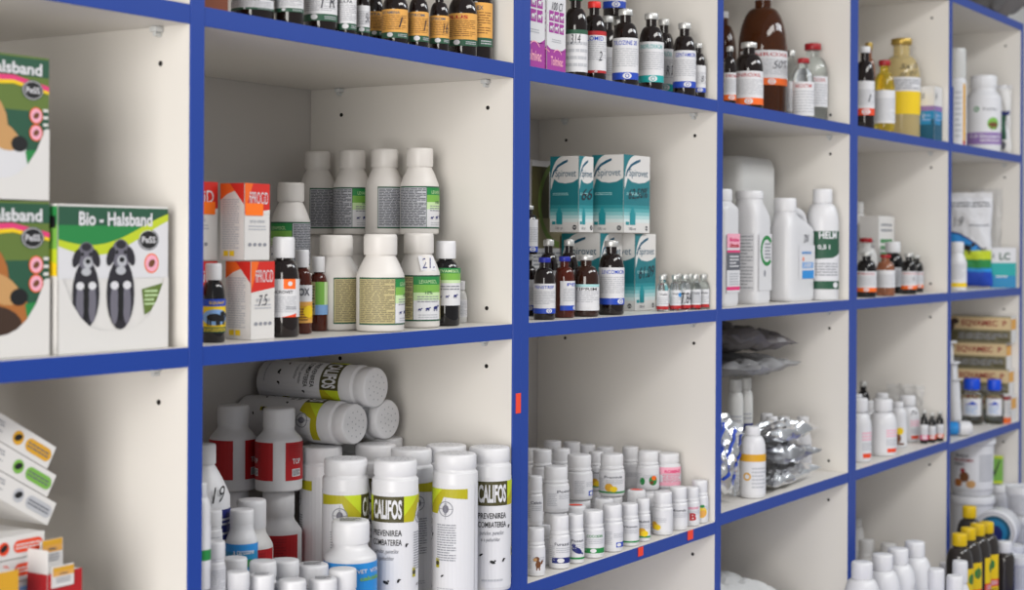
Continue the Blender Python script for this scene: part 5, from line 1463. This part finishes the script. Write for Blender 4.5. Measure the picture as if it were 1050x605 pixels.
# white syringes leaning at the divider
def syringe(u, vT, Y, label, tilt, rz):
    a = on_y(u, vT, Y); h = (a.z - zC5)
    r = thing('syringe', label, 'syringe', (a.x, Y, zC5 + .0145), 0, 'white oral syringes'); r.rotation_euler = (math.radians(-4), math.radians(tilt), math.radians(rz))
    L = h*.95
    b = MB(); b.lathe([(.003, .0), (.003, .010), (.0115, .014), (.0125, .02), (.0125, L*.72), (.019, L*.725), (.019, L*.745), (.0125, L*.75)], 'plastic', 24); b.build('barrel', r)
    q = MB(); q.lathe([(.005, L*.70), (.005, L*.97), (.014, L*.975), (.014, L), (.004, L)], 'plastic_cap', 24); q.build('plunger', r)
    n = MB(); n.lathe([(.0042, -.014), (.0045, -.002), (.003, .004)], 'plastic_grey', 16); n.build('tip_cap', r)
syringe(979, 352, .075, 'white oral syringe standing furthest back at the thin divider', 3, 0)
syringe(981, 375, .045, 'white oral syringe leaning in front of another at the thin divider', 4, 10)
pa = on_z(983, 447, zC5)
tb = thing('ointment_tube', 'white tube with bright blue end lying at the front by the thin divider', 'tube', (pa.x, max(pa.y, .012), zC5 + .0165)); tb.rotation_euler = (0, 0, math.radians(-62))
b = MB(); b.lathe([(.010, -.002), (.0155, .002), (.016, .008), (.016, .022), (.012, .027)], 'plastic', 32, 0, Matrix.Rotation(PI/2, 4, 'Y')); b.build('tube_body', tb)
b = MB(); b.lathe([(.013, -.022), (.0145, -.020), (.0145, -.003), (.012, -.0025)], 'blue_sky', 32, .02, Matrix.Rotation(PI/2, 4, 'Y')); b.build('cap', tb)

# lowest compartment of column 5 and counter end
zb5 = lev(5, 'base')
def tub(loc, r, h, label, art=None, mtx=None, name='plastic_tub', cat='tub', group=None, turn=0, lidm='plastic_cap', lidart=None, taper=.88, handle=False, rot=None):
    rz = math.atan2(CAM.y - loc[1], CAM.x - loc[0]) + math.radians(turn)
    loc = (loc[0], loc[1], loc[2] + .0004)
    root = thing(name, label, cat, loc, rz, group)
    if rot: root.rotation_euler = rot
    b = MB(); lh = min(.016, h*.28)
    b.lathe([(r*taper*.9, .001), (r*taper*.97, 0), (r*taper, .003), (r*.95, h - lh - .004), (r*.99, h - lh - .003), (r*.99, h - lh)], 'plastic', 44); b.build('tub_body', root)
    l = MB(); l.lathe([(r, h - lh - .001), (r*1.03, h - lh), (r*1.03, h - .003), (r*1.0, h - .0005), (r*.95, h), (r*.9, h - .002), (r*.2, h - .002)], lidm, 44)
    if lidart:
        c = Canvas(.5); lidart(c); c.emit(l, lambda x, z, off: Vector((x*r*.85, (z - .5)*2*r*.85, h - .0015 + off)), 1., 1.)
    l.build('lid', root)
    if art:
        rr = r*(taper + .95)/2*1.018; label_on(root, art, rr, h*.12, h*.78, 1.3)
    if handle:
        w = MB(); pts = [(r*1.04*math.cos(a)*.3 + r*.25, r*1.05*math.sin(a), h*.80 - .5*h*max(0, math.cos(a))) for a in [(-PI/2 + PI*i/14) for i in range(15)]]
        w.tube([(r*1.02*max(.0, math.cos(a)) + .004, r*1.05*math.sin(a), h*.84 - .35*h*math.cos(a)) for a in [(-PI/2 + PI*i/14) for i in range(15)]], .0016, 'plastic_grey', 6); w.build('handle', root)
    return root
def a_bucket(c):
    c.rect(-1, 1, 0, 1, 'paper'); c.text('Biofort', -.4, .86, .5, .07, 'ink', 4, .03); c.text('POLI-PROMIX', -.35, .74, .8, .07, 'red_deep', 4, .03); c.text('ORAL', -.5, .64, .45, .06, 'ink', 4, .03)
    c.lines(.25, .9, .2, .9, 12, 'print'); c.ell(-.3, .32, .13, 'brown', 1, 3); c.ell(-.55, .16, .1, 'fur_gold', 1.2, 3); c.ell(-.05, .14, .1, 'tan', 1.2, 3); c.ell(-.35, .48, .06, 'red_deep', 1, 4)
yb5 = .060
pb = on_y(997, 480, yb5); rb = 22.5*depth(pb)/F
zb_ = on_y(997, 519, yb5 - rb).z
xb5 = max(pb.x, CX[5] + rb*1.05 + .003)
hlow = zb_ - zb5
tub((xb5, yb5, zb5), rb*.97, hlow, 'white bucket standing below the labelled bucket', name='bucket', cat='bucket', group='white buckets')
tub((xb5, yb5, zb5 + hlow + .0004), rb, min(on_y(997, 450, yb5 - rb).z, zC5 - T - .004) - zb5 - hlow, 'white bucket with black and brown printed label, on top of another bucket', a_bucket, name='bucket', cat='bucket', group='white buckets', handle=False)
g = 'small white tubs at the right end'
rt = .031; xt = CX[5] + W - rt*1.03 - .003
ht = on_y(1026, 503, .036 - rt).z - zb5
tub((xt, .037, zb5), rt, ht*.5, 'white tub under the one carrying the green carton', group=g)
tub((xt, .037, zb5 + ht*.5 + .0003), rt, ht*.5, 'white tub directly beneath the green carton', group=g)
def a_gbox(c): c.rect(-1, 1, 0, 1, 'lime'); c.rect(-1, 1, .1, .9, 'green_light', 2); c.poly([(-.7, .55), (-.5, .6), (-.25, .4), (.5, .85), (.6, .8), (-.2, .25)], 'black', 3)
carton_facing(1014, 1028, 467, .057, zb5 + ht + .0012, .02, 'small_carton', 'small green carton with a black check mark standing on a tub', front=a_gbox, left=a_gbox, extra=4)
xq = on_y(1050, 520, -.045).x; h2 = on_y(1046, 511, -.085).z - zK
for i in range(3):
    tub((xq, -.046, zK + i*(h2/3 + .0004)), .04, h2/3 - .0004, ('white tub at the foot of the right hand stack', 'white tub in the middle of the right hand stack', 'white tub on top of the right hand stack')[i], a_plain, group=g)
# small tubs out on the counter with the big round tub lying on them
def a_bluelid(c): c.ell(0, .5, .46, 'petrol', 1, 2, 28); c.ell(0, .5, .36, 'cyan', 1, 3, 24); c.ell(-.1, .45, .18, 'blue_navy', 1.3, 4, 20)
yl = -.045
pl_ = on_y(1024, 545, yl)
for i, (u, yy, lb) in enumerate(((1025, -.048, 'small white tub on the counter under the lying tub, left one'), (1036, -.05, 'small white tub on the counter, middle one'), (1046, -.105, 'small white tub on the counter, right one at the photo edge'))):
    tub((on_y(u, 580, yy).x, yy, zK), .028, .080, lb, a_plain, group='small white tubs on the counter')
zl = zK + .0805 + .0462
xl = on_y(1016, 545, yl).x
lt = tub((xl + .085, yl + .002, zl), .044, .085, 'white tub lying on its side with a blue lid picture', lidart=a_bluelid, group='lying tub', taper=.95, rot=(0, math.radians(-90), math.radians(6)))
if 'group' in lt: del lt['group']
g = 'dark bottles with yellow caps'
def a_yl(c):
    c.rect(-1, 1, 0, 1, 'yellow'); c.rect(-1, 1, .35, .5, 'orange_red', 2); c.lines(-.8, .8, .38, .47, 2, 'paper', 3); c.ell(0, .8, .1, 'green', .9, 3); c.poly([(-.25, .72), (.25, .72), (0, .95)], 'moss', 4); c.rect(-1, 1, 0, .14, 'paper', 2); c.lines(-.8, .8, .16, .32, 3, 'brown', 3)
for (u, vt, yy, tn, lb) in ((984, 547, -.10, 62, 'dark bottle with yellow cap, front left of the row'), (993, 541, -.098, 48, 'dark bottle with yellow cap, second of the row, yellow label showing'), (1002.5, 537, -.096, 80, 'dark bottle with yellow cap, third of the row, plain side showing'), (1011.5, 535, -.094, 20, 'dark bottle with yellow cap, right end of the row, yellow label facing out'), (994, 519, -.032, 40, 'taller looking dark bottle with yellow cap standing behind the row')):
    p = on_y(u, vt, yy)
    bottle('half', (p.x, yy, zK), .0255, p.z - zK, 'solution_bottle', lb, 'bottle', 'smoke', 'yellow_cap', a_yl, tn, group=g, lab=(.12, .66), wall=.70, neckz=.86, neck=.5, capw=.56, caph=.12, span=.8)
p = on_y(1030, 555, -.118)
bottle('half', (p.x, -.118, zK), .0205, p.z - zK, 'solution_bottle', 'dark bottle with white cap, right of the yellow capped row', 'bottle', 'smoke', 'plastic_cap', None, wall=.72, neckz=.84, capw=.72, neck=.6, caph=.16)

# sacks on top of the shelving
zt5 = LEV['top']
pouch((CX[5] + .42, .004, zt5 + .125), .75, .26, .20, 'plastic_sack', 'grey plastic sack on top of the right shelving unit', 'bag', 'bag_dark', rot=(LY, 0, 0), seed=81, crump=.03, n=30, group='sacks on top of the shelves')
pouch((CX[5] - .25, .03, zt5 + .10), .5, .28, .14, 'plastic_sack', 'grey plastic sack further left on top of the right shelving unit', 'bag', 'bag_grey', rot=(LY, 0, math.radians(-5)), seed=87, crump=.03, n=30, group='sacks on top of the shelves')


# ================================================================== light and camera
w = bpy.data.worlds.new('room_light'); scene.world = w; w.use_nodes = True
bg = w.node_tree.nodes['Background']; bg.inputs['Color'].default_value = (.93, .96, 1, 1); bg.inputs['Strength'].default_value = .30
def lamp(name, loc, aim, sx, sy, power, color):
    l = bpy.data.lights.new(name, 'AREA'); l.shape = 'RECTANGLE'; l.size = sx; l.size_y = sy; l.energy = power; l.color = color
    o = bpy.data.objects.new(name, l); col.objects.link(o); o.location = loc
    o.rotation_euler = (Vector(aim) - Vector(loc)).to_track_quat('-Z', 'Y').to_euler()
    return o
lamp('window_light', (-3.1, -1.15, 1.6), (.9, .1, 1.4), 1.7, 2.2, 106, (1, .968, .92))
lamp('ceiling_light', (.6, -1.7, 2.85), (.6, -1.2, 0), 1.6, .5, 30, (1, .98, .95))
lamp('ceiling_light', (2.6, -1.7, 2.85), (2.6, -1.2, 0), 1.6, .5, 26, (.92, .96, 1))

cam = bpy.data.cameras.new('camera'); co = bpy.data.objects.new('camera', cam); col.objects.link(co)
cam.sensor_width = 36; cam.lens = F/1050*36
cam.shift_y = -(302.5 - CY)/1050
cam.clip_start = .02
X = Vector((SA, -CA, 0)); Y = Vector((0, 0, 1)); Z = X.cross(Y)
m = Matrix((X, Y, Z)).transposed().to_4x4(); m.translation = CAM
co.matrix_world = m @ Matrix.Rotation(ROLL, 4, 'Z')
cam.dof.use_dof = True; cam.dof.focus_distance = 1.95; cam.dof.aperture_fstop = 6.5
scene.camera = co
scene.view_settings.view_transform = 'Standard'; scene.view_settings.look = 'None'
scene.view_settings.gamma = 1; scene.view_settings.exposure = .14; scene.view_settings.use_curve_mapping = False
scene.cycles.max_bounces = 8; scene.cycles.transmission_bounces = 8; scene.cycles.transparent_max_bounces = 12; scene.cycles.use_denoising = True
